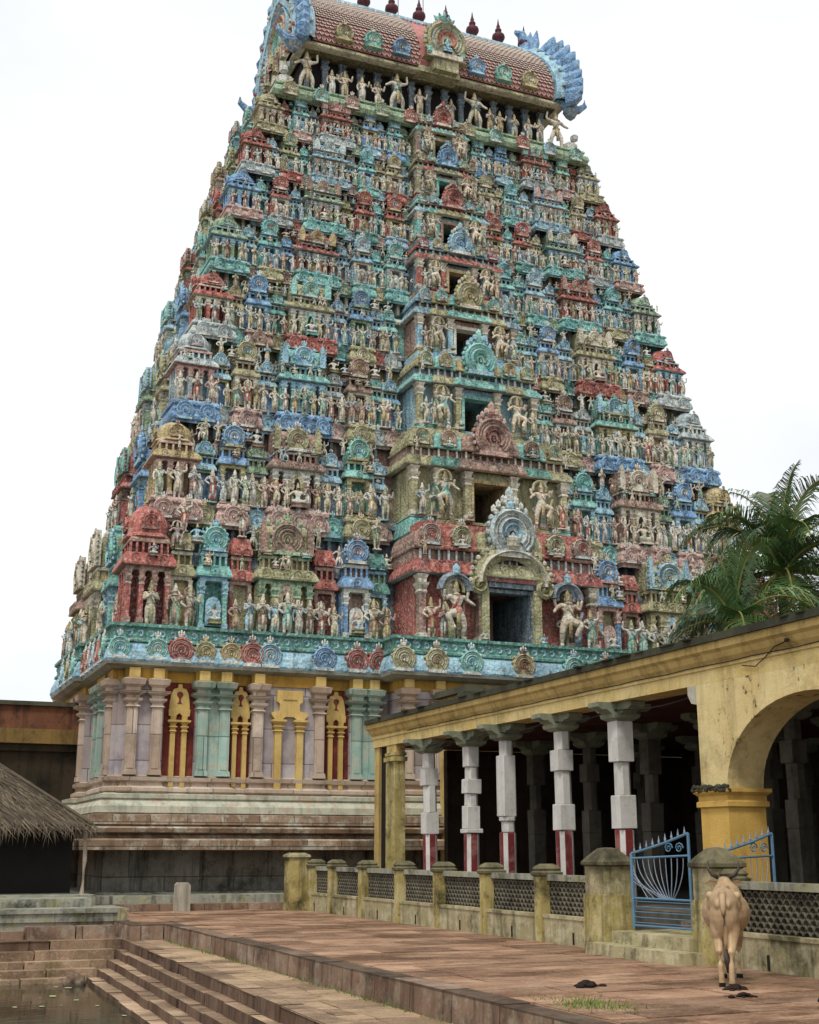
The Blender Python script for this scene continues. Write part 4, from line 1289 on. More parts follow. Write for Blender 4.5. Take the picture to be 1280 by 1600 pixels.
# barrel roof with scale tiles
zr = z8 + 2.4
prof = []
for t, y, zz in ((0, 2.85, 0), (1, 2.95, 0.25), (2, 2.93, 0.7), (3, 2.75, 1.3), (4, 2.4, 1.95), (5, 1.9, 2.6), (6, 1.3, 3.2), (7, 0.5, 3.98), (8, 0.0, 4.1)):
    prof.append((y, zz))
s = MB()
full = [(-y, zz) for y, zz in prof] + [(y, zz) for y, zz in reversed(prof[:-1])]
L = 6.02
vs = []
for y, zz in full:
    vs += [(-L, y, zr + zz), (L, y, zr + zz)]
n = len(full)
s.add(vs, [(2 * j, 2 * j + 1, 2 * j + 3, 2 * j + 2) for j in range(n - 1)] + [tuple(2 * j for j in range(n))[::-1], tuple(2 * j + 1 for j in range(n))], 'roof_red')
# tiles on the front slope
acc = []
dense = []
for j in range(len(prof) - 1):
    for q in range(10):
        t = q / 10
        dense.append((prof[j][0] * (1 - t) + prof[j + 1][0] * t, prof[j][1] * (1 - t) + prof[j + 1][1] * t))
dl = [0]
for j in range(1, len(dense)):
    dl.append(dl[-1] + math.hypot(dense[j][0] - dense[j - 1][0], dense[j][1] - dense[j - 1][1]))
def at(l):
    for j in range(len(dl) - 1):
        if dl[j + 1] >= l:
            t = (l - dl[j]) / (dl[j + 1] - dl[j])
            p = [dense[j][a] * (1 - t) + dense[j + 1][a] * t for a in (0, 1)]
            d = Vector((dense[j + 1][0] - dense[j][0], dense[j + 1][1] - dense[j][1])).normalized()
            return p, d
    return dense[-1], Vector((-1, 0))
tw = 0.235
rows = int((dl[-1] - 0.7) / 0.2)
for r_ in range(rows):
    l = 0.16 + r_ * 0.2
    (py, pz), d = at(l)
    nrm = Vector((d.y, -d.x))
    for c in range(int(2 * L / tw)):
        x = -L + (c + 0.5 + 0.5 * (r_ % 2)) * tw
        if x > L - 0.1 or abs(x) < 0.9:
            continue
        w2 = tw * 0.47
        o0, o1 = 0.05, 0.075
        a = (py + nrm.x * o0, pz + nrm.y * o0)
        q0 = (py - d.x * 0.12 + nrm.x * o1, pz - d.y * 0.12 + nrm.y * o1)
        q1 = (py + d.x * 0.08 + nrm.x * 0.01, pz + d.y * 0.08 + nrm.y * 0.01)
        vv = [(x - w2, -a[0], zr + a[1]), (x - w2 * 0.55, -(a[0] + q0[0]) / 2 - 0.01, zr + (a[1] + q0[1]) / 2 - 0.02), (x, -q0[0], zr + q0[1]), (x + w2 * 0.55, -(a[0] + q0[0]) / 2 - 0.01, zr + (a[1] + q0[1]) / 2 - 0.02), (x + w2, -a[0], zr + a[1]), (x + w2, -q1[0], zr + q1[1]), (x - w2, -q1[0], zr + q1[1])]
        s.add(vv, [(0, 1, 2, 3, 4, 5, 6)], 'roof_red')
        rim = [(px, yy - 0.008, zz - 0.004) for px, yy, zz in vv[:5]]
        rim2 = [(x + (px - x) * 0.72, yy - 0.02, zz + 0.035) for px, yy, zz in vv[:5]]
        s.add(rim + rim2, [(e, e + 1, e + 6, e + 5) for e in range(4)], 'roof_rim')
roof = s.build('barrel_roof', tower)
s = MB()
s.box(-L, L, -0.55, 0.55, zr + 3.9, zr + 4.25, 'sky', 0, 0.12)
for q in range(58):
    s.blob((-L + 0.1 + q * 0.2, -0.56, zr + 4.02), (0.09, 0.09, 0.1), 'white' if q % 2 else 'sky', 5)
s.build('roof_ridge', roof)
for x, m in ((-4.55, 'olive'), (-3.2, 'teal'), (-1.85, 'blue'), (1.85, 'blue'), (3.2, 'teal'), (4.55, 'olive')):
    q = MB()
    kudu(q, 0, 0, 0, 0.42, th=0.3, rings=3, bumps=9)
    link('roof_gablet', q.mesh('roof_gablet', {'main': m, 'acc': 'cream', 'lite': {'olive': 'ochre', 'teal': 'green', 'blue': 'sky'}[m]}), roof, (x, -2.92, zr + 0.5))
# central front gable
s = MB()
kudu(s, 0, -3.0, zr + 1.2, 1.0, m='olive', a='teal', l='cream', th=0.45, rings=2, bumps=19, crest=False)
ring(s, 0, -3.46, zr + 1.2, 0.62, 0.74, 0.1, 'pale', -50, 230, 18)
ring(s, 0, -3.46, zr + 1.2, 0.28, 0.5, 0.12, 'red', -50, 230, 14)
s.put(FIG['seated'], T(0, -3.5, zr + 0.55, 0.95, 0.6, 0.95), {'skin': 'sky', 'cloth': 'blue', 'gold': 'sky', 'plinth': 'sky'})
s.box(-0.6, 0.6, -3.4, -2.4, zr - 0.3, zr + 0.3, 'olive')
for q in (-1, 1):
    s.blob((q * 0.75, -3.4, zr + 0.62), (0.2, 0.15, 0.24), 'teal')
s.blob((0, -3.2, zr + 2.25), (0.3, 0.25, 0.28), 'seagreen', 8)
for q in (-2, -1, 0, 1, 2):
    s.tube([(q * 0.14, -3.2, zr + 2.25), (q * 0.2, -3.22, zr + 2.6 - abs(q) * 0.08), (q * 0.26, -3.2, zr + 2.95 - abs(q) * 0.2)], [0.12, 0.1, 0.02], 5, 'seagreen' if q % 2 else 'teal')
for q in range(9):
    a = R(20 + 17.5 * q)
    s.blob((0.78 * math.cos(a), -3.3, zr + 1.2 + 0.0 + 1.12 * math.sin(a)), (0.1, 0.1, 0.12), 'red' if q % 2 else 'pink', 5)
s.v = [(x + 0.2, y, z_) for x, y, z_ in s.v]
s.build('central_gable', roof)
# end gables: horseshoe plates with flame fringe, scroll feet and a horned crest
def end_gable(sg):
    s = MB()
    pts = [(-y * 1.1, zz * 1.06) for y, zz in prof] + [(y * 1.1, zz * 1.06) for y, zz in reversed(prof[:-1])]
    x0, x1 = sg * (L - 0.1), sg * (L + 0.75)
    inner = [(y * 0.8, zz * 0.8) for y, zz in pts]
    n = len(pts)
    vs = []
    for (y, zz), (yi, zi) in zip(pts, inner):
        vs += [(x0, y, zr + zz - 0.1), (x0 + (x1 - x0) * 0.5, y * 1.07, zr + zz * 1.05 - 0.1), (x1, y * 1.02, zr + zz * 1.02 - 0.1), (x1, yi, zr + zi - 0.1), (x0, yi, zr + zi - 0.1)]
    fs = []
    for j in range(n - 1):
        for e in range(5):
            a, c = 5 * j + e, 5 * j + (e + 1) % 5
            fs.append((a, c, c + 5, a + 5) if sg > 0 else (a, a + 5, c + 5, c))
    s.add(vs, fs, 'sky')
    s.add([(sg * (L + 0.55), y, zr + zz - 0.1) for y, zz in inner], [tuple(range(n))], 'cream')
    oth = MB()
    for e, (r1, r0, mm) in enumerate(((1.75, 1.45, 'sky'), (1.4, 1.1, 'pink'), (1.05, 0.8, 'olive'), (0.7, 0.4, 'teal'))):
        ring(oth, 0, -(L + 0.5), zr + 1.35, r0, r1, 0.25, mm, -40, 220, 18)
    for e in range(34):
        a = R(-40 + 260 * e / 33)
        oth.blob((1.95 * math.cos(a), -(L + 0.6), zr + 1.35 + 1.95 * math.sin(a)), (0.13, 0.16, 0.13), ('pink', 'cream', 'sky')[e % 3], 5)
        oth.blob((2.3 * math.cos(a) * 0.98, -(L + 0.66), zr + 1.45 + 2.3 * math.sin(a)), (0.12, 0.16, 0.12), ('rust', 'cream', 'green')[e % 3], 5)
    for e in (-1.2, 0, 1.2):
        oth.put(FIG['four_arm'], T(e, -(L + 0.7), zr - 0.1, 1.3, 1.3, 1.3), {'skin': 'flesh', 'cloth': 'rust', 'gold': 'ochre', 'plinth': 'olive'})
    s.put(oth, Matrix.Rotation(R(90 * sg), 4, 'Z'))
    for j in range(21):
        t = j / 20 * (n - 1)
        a, f = int(min(t, n - 2)), t - int(min(t, n - 2))
        y = pts[a][0] * (1 - f) + pts[a + 1][0] * f
        zz = pts[a][1] * (1 - f) + pts[a + 1][1] * f
        c = Vector((y, zz - 1.4))
        d = c.normalized()
        if abs(y) < 1.0:
            continue
        base = Vector((0, y * 1.03, zr + zz * 1.03 - 0.1))
        dd = Vector((0.42 if sg > 0 else 0.0, d.x * 0.42, d.y * 0.4 + 0.2)) * (1.0 if sg > 0 else 0.6)
        xs_ = sg * (L + 0.5)
        p0 = Vector((xs_, base.y, base.z))
        s.tube([p0 - dd * 0.2, p0 + dd * 0.5, p0 + dd * 0.85 + Vector((0, 0, 0.1)), p0 + dd * 1.1 + Vector((0, 0, 0.28))], [0.34, 0.33, 0.25, 0.06], 8, 'blue')
        if j % 2 == 0:
            s.blob((sg * (L + 0.15), base.y * 1.04, base.z + 0.02), (0.12, 0.1, 0.1), 'pale', 5)
            s.blob((sg * (L + 0.8), y * 0.9, zr + zz * 0.9), (0.1, 0.12, 0.12), 'red' if j % 4 else 'cream', 5)
    for q in (-1, 1):      # scroll foot
        s.tube([(sg * (L + 0.1), q * 2.7, zr + 0.1), (sg * (L + 0.6), q * 2.95, zr - 0.3), (sg * (L + 1.15), q * 3.0, zr - 0.35), (sg * (L + 1.5), q * 3.0, zr - 0.05), (sg * (L + 1.5), q * 3.0, zr + 0.25)], [0.22, 0.24, 0.2, 0.13, 0.03], 8, 'blue')
        s.lathe(sg * (L + 0.75), q * 2.95, [(0.05, zr - 0.95), (0.22, zr - 0.8), (0.32, zr - 0.62), (0.38, zr - 0.5), (0.25, zr - 0.35)], 8, 'slate')
    # horned crest
    top = zr + 4.1 * 1.06
    s.tube([(sg * (L + 0.1), 0, top - 0.3), (sg * (L + 0.05), 0, top + 0.5), (sg * (L - 0.2), -0.05, top + 0.95), (sg * (L - 0.55), -0.1, top + 0.95)], [0.4, 0.34, 0.22, 0.1], 8, 'blue')
    for a, hgt in ((0.3, 1.25), (0.6, 1.45)):
        s.tube([(sg * (L + a * 0.5), 0, top - 0.3), (sg * (L + a), 0, top + hgt * 0.45), (sg * (L + a * 1.25), 0, top + hgt)], [0.3, 0.26, 0.03], 7, 'blue')
    return s.build('end_gable', roof)
end_gable(-1)
end_gable(1)
fin = MB()
fin.lathe(0, 0, [(0.2, 0), (0.2, 0.08), (0.1, 0.12), (0.09, 0.2), (0.22, 0.32), (0.29, 0.44), (0.27, 0.56), (0.13, 0.66), (0.08, 0.7), (0.15, 0.76), (0.14, 0.82), (0.07, 0.88), (0.09, 0.95), (0.05, 1.05), (0.01, 1.3)], 12, 'finial_metal')
fm = fin.mesh('finial', smooth=True)
for q in range(9):
    link('finial', fm, tower, T(-5.35 + 1.42 * q, 0, zr + 4.22, 1.12, 1.12, 1.25))
rod = MB()
for x in (-0.75, 0.55):
    rod.tube([(x, 0, zr + 4.1), (x, 0, zr + 7.2)], 0.018, 5, 'wire')
rod.build('lightning_rod', tower)

# figures of the top storey: row along the front, strong bearers at corners and flanking the centre
rs = random.Random(77)
for x in (-6.1, -1.9, 1.9, 6.1):
    statue('strong', FF if x < 0 else FF @ Matrix.Scale(-1, 4, (1, 0, 0)), x if x < 0 else -x, 46.3, z8, 1.85, rs, ren={'skin': 'cream', 'cloth': 'ochre' if abs(x) > 3 else 'seagreen', 'gold': 'ochre', 'plinth': 'olive'})
for x in (-4.9, -4.3, -3.5, -2.75, -0.75, 0.8, 2.75, 3.25, 4.0, 4.75, 5.3):
    statue(rs.choice(['attendant', 'four_arm', 'draped', 'praying']), FF, x, 46.45, z8, rs.uniform(1.3, 1.5), rs, ren={'skin': 'flesh', 'cloth': rs.choice(['flesh', 'pale', 'ochre', 'rust', 'white']), 'gold': 'ochre', 'plinth': 'olive'})
for v in (2.2, 1.0):
    statue('four_arm', FS, v, -6.9, z8, 1.5, rs)
s = MB()
for q in (-1, 1):   # seated bull on the corners of the ledge
    x = q * 7.0
    s.blob((x, 46.6 - YC, z8 + 0.35), (0.4, 0.35, 0.35), 'white', 8)
    s.blob((x + q * 0.1, 46.35 - YC, z8 + 0.75), (0.2, 0.22, 0.22), 'white', 8)
s.build('corner_ornament', tower)

# link the figures: the hundred that show largest as parts, the smaller rest as one piece
STATUES.sort(key=lambda q: -q[0])
for sz, kind, m, ren in STATUES[:100]:
    key = (kind, tuple(sorted(ren.items())))
    if key not in FIG_MESH:
        FIG_MESH[key] = FIG[kind].mesh('stucco_figure', ren, smooth=True)
    o = link('stucco_figure', FIG_MESH[key], tower)
    o.matrix_local = INV @ m
rest = MB()
for sz, kind, m, ren in STATUES[100:]:
    rest.put(FIG[kind], INV @ m, ren)
tag(rest.build('small_stucco_figures', tower, smooth=True), kind='stuff')
# ------------------------------------------------------------------ ground, tank, steps
XK = 6.96                      # terrace kerb
g = MB()
def sheet(b, pts, z, m):
    b.add([(x, y, z) for x, y in pts], [tuple(range(len(pts)))], m)
sheet(g, [(XK, -60), (400, -60), (400, 500), (-400, 500), (-400, 33.4), (6.2, 33.4), (6.2, 31.6), (XK, 31.6)], 0, 'terrace_paving')
tag(g.build('ground'), kind='structure')
rk = random.Random(5)
def slabs(b, x0f, x1f, ya, yb, z, m, lx, ly):
    y = ya
    while y < yb:
        d_ = rk.uniform(*ly)
        y2 = min(y + d_, yb)
        x, xe = x0f(y) , x1f(y)
        first = True
        while x < xe - 0.05:
            w_ = rk.uniform(*lx) * (rk.uniform(0.3, 1) if first else 1)
            first = False
            x2 = min(x + w_, xe)
            if xe - x2 < 0.35:
                x2 = xe
            g_ = rk.uniform(0.006, 0.014)
            j = [rk.uniform(-0.008, 0.008) for _ in range(4)]
            sk = [rk.uniform(-0.02, 0.02) for _ in range(4)]
            top = [(x + g_, y + g_ + sk[0] * .4, z + 0.014 + j[0]), (x2 - g_, y + g_ + sk[1] * .4, z + 0.014 + j[1]), (x2 - g_, y2 - g_ + sk[2] * .4, z + 0.014 + j[2]), (x + g_, y2 - g_ + sk[3] * .4, z + 0.014 + j[3])]
            b.add(top + [(a, c, z - 0.06) for a, c, e in top], [(0, 1, 2, 3), (0, 4, 5, 1), (1, 5, 6, 2), (2, 6, 7, 3), (3, 7, 4, 0)], m)
            x = x2
        y = y2
g = MB()
slabs(g, lambda y: XK + 0.37, lambda y: 12.22, 3.0, 37.8, 0, 'terrace_paving', (0.9, 1.9), (0.55, 1.0))
tag(g.build('terrace_slabs'), kind='structure')
g = MB()     # kerb stones, each slightly out of line
y = 31.6
while y > 2:
    l_ = rk.uniform(1.0, 2.1)
    dx, dz = rk.uniform(-0.025, 0.02), rk.uniform(-0.012, 0.012)
    g.box(XK - 0.03 + dx, XK + 0.36 + dx, y - l_ + 0.02, y, -0.5, 0.014 + dz, 'kerb_stone', 0.015, 0.01)
    y -= l_
g.box(6.15, XK - 0.04, 31.3, 31.62, -0.5, 0.012, 'kerb_stone', 0.01, 0.01)
g.box(6.14, 6.5, 31.63, 33.6, -0.5, 0.008, 'kerb_stone', 0.01, 0.0)
tag(g.build('terrace_kerb'), kind='structure')

LV = [-0.35, -0.56, -0.75, -0.90, -1.05]       # landing and step edges
CX = [6.09, 5.87, 5.63, 5.35, 5.06]
CY = [32.0, 31.6, 31.2, 30.8, 30.4]
SK = 0.038                                       # steps run slightly askew of the kerb
g = MB()
def sx(k, y):
    return CX[k] - (CY[k] - y) * SK
sheet(g, [(sx(0, -60), -60), (XK, -60), (XK, 33.4), (-60, 33.4), (-60, CY[0]), (CX[0], CY[0])], LV[0], 'landing_paving')
slabs(g, lambda y: sx(0, y) + 0.36, lambda y: XK - 0.05, 3.0, 31.2, LV[0], 'landing_paving', (0.5, 1.2), (0.45, 0.95))
tag(g.build('tank_landing'), kind='structure')
g = MB()
for k_ in range(5):
    y = CY[k_]
    zt = LV[k_]
    zb = LV[k_ + 1] - 0.3 if k_ < 4 else -1.7
    fx0, fx1 = CX[k_] + 0.12, CX[k_] + 1.6
    g.box(-60, fx1, CY[k_] + 0.3, CY[k_] + 1.7, -1.7, zt - 0.02, 'riser_stone')
    fv = [(sx(k_, -60) + 0.2, -60), (sx(k_, -60) + 1.6, -60), (fx1, CY[k_] + 0.4), (CX[k_] + 0.2, CY[k_] + 0.4)]
    g.add([(a, c, -1.7) for a, c in fv] + [(a, c, zt - 0.024) for a, c in fv], [(4, 5, 6, 7), (0, 1, 5, 4), (1, 2, 6, 5), (2, 3, 7, 6), (3, 0, 4, 7)], 'riser_stone')
    # stones along the right flight
    while y > -4:
        l_ = rk.uniform(0.7, 1.7)
        y2 = y - l_
        dx, dz = rk.uniform(-0.02, 0.02), rk.uniform(-0.012, 0.012)
        x0, x1 = sx(k_, y) + dx, sx(k_, y2 + 0.015) + dx
        wdt = 0.36
        vs = [(x1, y2 + 0.015, zb), (x1 + wdt, y2 + 0.015, zb), (x0 + wdt, y, zb), (x0, y, zb)]
        vs += [(a + (0.012 if j in (0, 3) else 0), b_, zt + 0.012 + dz) for j, (a, b_, c_) in enumerate(vs)]
        g.add(vs, [(4, 5, 6, 7)], 'step_stone')
        g.add(vs, [(0, 1, 5, 4), (1, 2, 6, 5), (2, 3, 7, 6), (3, 0, 4, 7)], 'riser_stone')
        y = y2
    x = CX[k_]
    while x > -30:
        l_ = rk.uniform(0.8, 2.2)
        dz = rk.uniform(-0.01, 0.012)
        dy = rk.uniform(-0.02, 0.02)
        g.box(x - l_ + 0.015, x, CY[k_] + dy, CY[k_] + 0.42 + dy, zb, zt + 0.012 + dz, 'step_stone' if rk.random() < 0.8 else 'riser_stone', 0.01, 0.01)
        x -= l_
tag(g.build('tank_steps'), kind='structure')
g = MB()
sheet(g, [(-60, -60), (6.6, -60), (6.6, CY[4] + 0.2), (-60, CY[4] + 0.2)], -1.13, 'tank_water')
tag(g.build('tank_water'), kind='structure')
rl = random.Random(3)
lf = MB()
for q in range(14):
    x, y = rl.uniform(2.2, 4.8), rl.uniform(20, 29.5)
    if rl.random() < 0.5:
        x, y = 4.3 + rl.gauss(0, 0.35), 27.2 + rl.gauss(0, 1.2)
    n = 7
    r_ = rl.uniform(0.03, 0.1)
    a0 = rl.uniform(0, 6)
    sheet(lf, [(x + r_ * rl.uniform(.6, 1) * math.cos(a0 + 2 * math.pi * j / n), y + 1.3 * r_ * rl.uniform(.6, 1) * math.sin(a0 + 2 * math.pi * j / n)) for j in range(n)], -1.122 + q * 0.0001, 'leaf_float')
tag(lf.build('floating_leaves'), 'pale green leaves and scum floating on the dark tank water', 'leaves', kind='stuff')

def lump(name, loc, r, m, seed, flat=0.8, label=None, cat=None, group=None):
    bm = bmesh.new()
    bmesh.ops.create_icosphere(bm, subdivisions=3, radius=1)
    rr = random.Random(seed)
    ph = [rr.uniform(0, 6) for _ in range(6)]
    for v in bm.verts:
        p = v.co
        k_ = 1 + 0.18 * math.sin(3 * p.x + ph[0]) * math.sin(3.7 * p.y + ph[1]) + 0.12 * math.sin(7 * p.x + ph[2]) * math.cos(6 * p.z + ph[3]) + 0.07 * math.sin(13 * p.y + ph[4]) * math.sin(11 * p.x + ph[5])
        v.co = Vector((p.x * r[0], p.y * r[1], p.z * r[2] * flat)) * k_
    me = bpy.data.meshes.new(name)
    bm.to_mesh(me)
    bm.free()
    me.materials.append(MATS[m])
    for p in me.polygons:
        p.use_smooth = True
    o = link(name, me, None, loc)
    return tag(o, label, cat, group)
lump('stone', (4.72, 29.9, -1.08), (0.25, 0.22, 0.24), 'kerb_stone', 2, 0.8, 'rounded brown broken stone lying in the water at the foot of the tank steps', 'stone')

# painted stepped platform at the left end of the terrace
pl = empty('stepped_platform', (0, 34, 0), 0, 'weathered whitewashed masonry platform in two steps beside the tank', 'platform')
b = MB()
b.box(-30, 6.45, -0.55, 1.2, -0.4, 0.30, 'platform_pale', 0, 0.0)
b.box(-30, 6.5, -0.6, -0.55, 0.2, 0.31, 'platform_pale')
b.build('lower_step', pl)
b = MB()
b.box(-30, 5.75, 0.5, 3.0, 0.28, 0.5, 'platform_pale', 0, 0.02)
b.build('upper_step', pl)
b = MB()
b.box(6.22, 6.46, -0.62, -0.56, -0.4, 0.30, 'wall_mossy')
b.build('end_pier', pl)
cs = empty('kerb_stone_row', (0, 32.6, 0), 0, 'row of reddish edging stones along the far side of the tank landing', 'edging')
x = 6.0
while x > -12:
    l_ = rk.uniform(0.7, 1.2)
    b = MB()
    b.box(x - l_ + 0.02, x, -0.15, 0.3, -0.36, -0.13 + rk.uniform(-0.02, 0.02) + (0.06 if x > 5 else 0), 'kerb_stone', 0.02, 0.02)
    b.build('edging_stone', cs)
    x -= l_
# stone steps at the foot of the tower
b = MB()
b.box(6.2, 13.4, 37.9, 39.4, 0.0, 0.2, 'kerb_stone', 0.0, 0.02)
b.box(6.0, 13.6, 38.45, 39.6, 0.2, 0.42, 'platform_pale', 0.0, 0.02)
tag(b.build('tower_foot_steps'), 'low stained stone steps running along the foot of the painted tower', 'steps')
b = MB()
b.plate([(-0.22, 0), (0.22, 0), (0.21, 0.72), (0.14, 0.8), (-0.15, 0.8), (-0.21, 0.74)], -0.12, 0.12, 'bollard_stone')
tag(b.build('stone_marker', loc=(8.78, 37.5, 0)), 'short upright pale stone slab standing before the tower steps', 'marker stone')

# ------------------------------------------------------------------ pillared hall
XF = 13.7
hall = empty('pillared_hall', (XF, 22, 0), 0, 'low yellow pillared hall with dark flat roof edge and an arched bay', 'hall')
def H(b, name, parent=hall, **kw):
    b.v = [(x - XF, y - 22, z) for x, y, z in b.v]
    return b.build(name, parent, **kw)
YE, YN = 35.3, 2.0          # far and near ends
b = MB()
b.box(XF + 0.02, 24.6, YN, YE - 0.1, 0, 0.62, 'hall_stone')
H(b, 'floor')
b = MB()
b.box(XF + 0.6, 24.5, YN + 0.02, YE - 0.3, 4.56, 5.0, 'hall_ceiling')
H(b, 'ceiling')
b = MB()
b.box(XF - 0.22, 24.8, YN - 0.1, YE + 0.12, 5.23, 5.36, 'roof_dark')
rr = random.Random(9)
for q in range(90):
    y = rr.uniform(YN, YE)
    b.blob((XF - 0.2 + rr.uniform(-0.04, 0.2), y, 5.35), (rr.uniform(0.05, 0.14), rr.uniform(0.1, 0.35), 0.03), 'roof_dark', 5)
H(b, 'roof')
b = MB()
pr = [(0, 4.56), (0, 4.78), (0.03, 4.80), (0.03, 4.86), (0.0, 4.88), (0.06, 4.95), (0.1, 5.05), (0.16, 5.1), (0.16, 5.23)]
b.mold([(XF, YN), (XF + 0.6, YN), (XF + 0.6, YE), (XF, YE)], pr[:5], 'beam_yellow', cap_bot=True, cap_top=False)
b.mold([(XF, YN), (XF + 0.6, YN), (XF + 0.6, YE), (XF, YE)], pr[4:], 'fascia_yellow')
H(b, 'fascia')
# arch wall from the big pier to the near end
def arch_wall():
    b = MB()
    ya, yb = 19.25, 9.3
    c, rad, zs = 16.35, 2.15, 2.72
    y1, y0 = c + rad, c - rad           # jambs at 18.5 and 14.2
    n = 28
    arc = [(c + rad * math.cos(R(180 * i / n)), zs + 1.43 * math.sin(R(180 * i / n))) for i in range(n + 1)]   # y from y1 down to y0
    th = 0.75
    for xx, s_ in ((XF - 0.004, 1), (XF + th, -1)):
        vs, fs = [], []
        for y, z in arc:
            vs += [(xx, y, z), (xx, y, 4.557)]
        for i in range(n):
            f = (2 * i, 2 * i + 1, 2 * i + 3, 2 * i + 2)
            fs.append(f if s_ > 0 else f[::-1])
        b.add(vs, fs, 'hall_yellow')
    vs, fs = [], []
    for y, z in arc:
        vs += [(XF - 0.004, y, z), (XF + th, y, z)]
    b.add(vs, [(2 * i, 2 * i + 2, 2 * i + 3, 2 * i + 1) for i in range(n)], 'hall_yellow')
    b.box(XF - 0.004, XF + th, y1, ya, zs, 4.557, 'hall_yellow')
    b.box(XF - 0.004, XF + th, y0 - 0.75, y0, zs, 4.557, 'hall_yellow')
    H(b, 'arch_wall')
    for u0, u1 in ((y1, ya), (y0 - 0.75, y0)):
        b = MB()
        b.box(XF - 0.03, XF + th, u0 - 0.02, u1 + 0.02, 0.6, 2.42, 'hall_orange')
        b.rect(1, 0, 1, [(0, 0)], 'hall_orange') if False else None
        b.mold([(XF - 0.03, u0 - 0.02), (XF + th, u0 - 0.02), (XF + th, u1 + 0.02), (XF - 0.03, u1 + 0.02)], [(0.0, 2.40), (0.05, 2.42), (0.05, 2.5), (0.02, 2.52), (0.02, 2.6), (0.09, 2.66), (0.09, 2.72), (0.0, 2.725)], 'hall_orange')
        pier = H(b, 'pier')
        m_ = MB()
        for q in range(160):
            m_.blob((XF - 0.1 + rr.uniform(-0.04, 0.08), u0 + rr.uniform(-0.1, u1 - u0 + 0.1), 2.72 + rr.uniform(-0.04, 0.05)), (rr.uniform(0.02, 0.05), rr.uniform(0.03, 0.07), rr.uniform(0.015, 0.05)), 'roof_dark', 5)
        m_.v = [(x - XF, y - 22, z) for x, y, z in m_.v]
        tag(m_.build('moss', pier), kind='stuff')
arch_wall()
# end wall and pilaster at the far end
b = MB()
b.box(XF + 0.0, XF + 0.3, YE - 1.75, YE - 1.05, 0.6, 4.1, 'wall_ochre')
b.box(XF - 0.05, XF + 0.35, YE - 1.8, YE - 1.0, 4.1, 4.22, 'wall_ochre')
b.box(XF - 0.02, XF + 0.33, YE - 1.78, YE - 1.02, 4.26, 4.34, 'wall_ochre')
b.box(XF + 0.02, XF + 0.3, YE - 1.74, YE - 1.06, 4.22, 4.557, 'fascia_yellow')
H(b, 'end_pilaster')
b = MB()
b.box(XF + 0.05, XF + 0.3, YE - 0.42, YE - 0.05, 0.0, 4.557, 'fascia_yellow')
b.box(XF + 0.12, XF + 0.28, YE - 1.05, YE - 0.42, 0.0, 4.557, 'shade_stain_stone')  # dark stain on the strip between the two posts
b.box(XF - 0.3, XF + 0.1, YE - 1.2, YE - 0.1, 0.0, 0.7, 'wall_mossy', 0.02, 0.02)
H(b, 'end_wall')
b = MB()
b.box(24.2, 24.5, YN, 24.6, 0.6, 4.557, 'hall_inner')  # added wall, closes the open back so the hall stays dark
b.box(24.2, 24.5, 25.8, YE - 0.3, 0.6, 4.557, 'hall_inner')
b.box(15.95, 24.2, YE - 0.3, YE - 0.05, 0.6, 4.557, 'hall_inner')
H(b, 'added_back_wall')

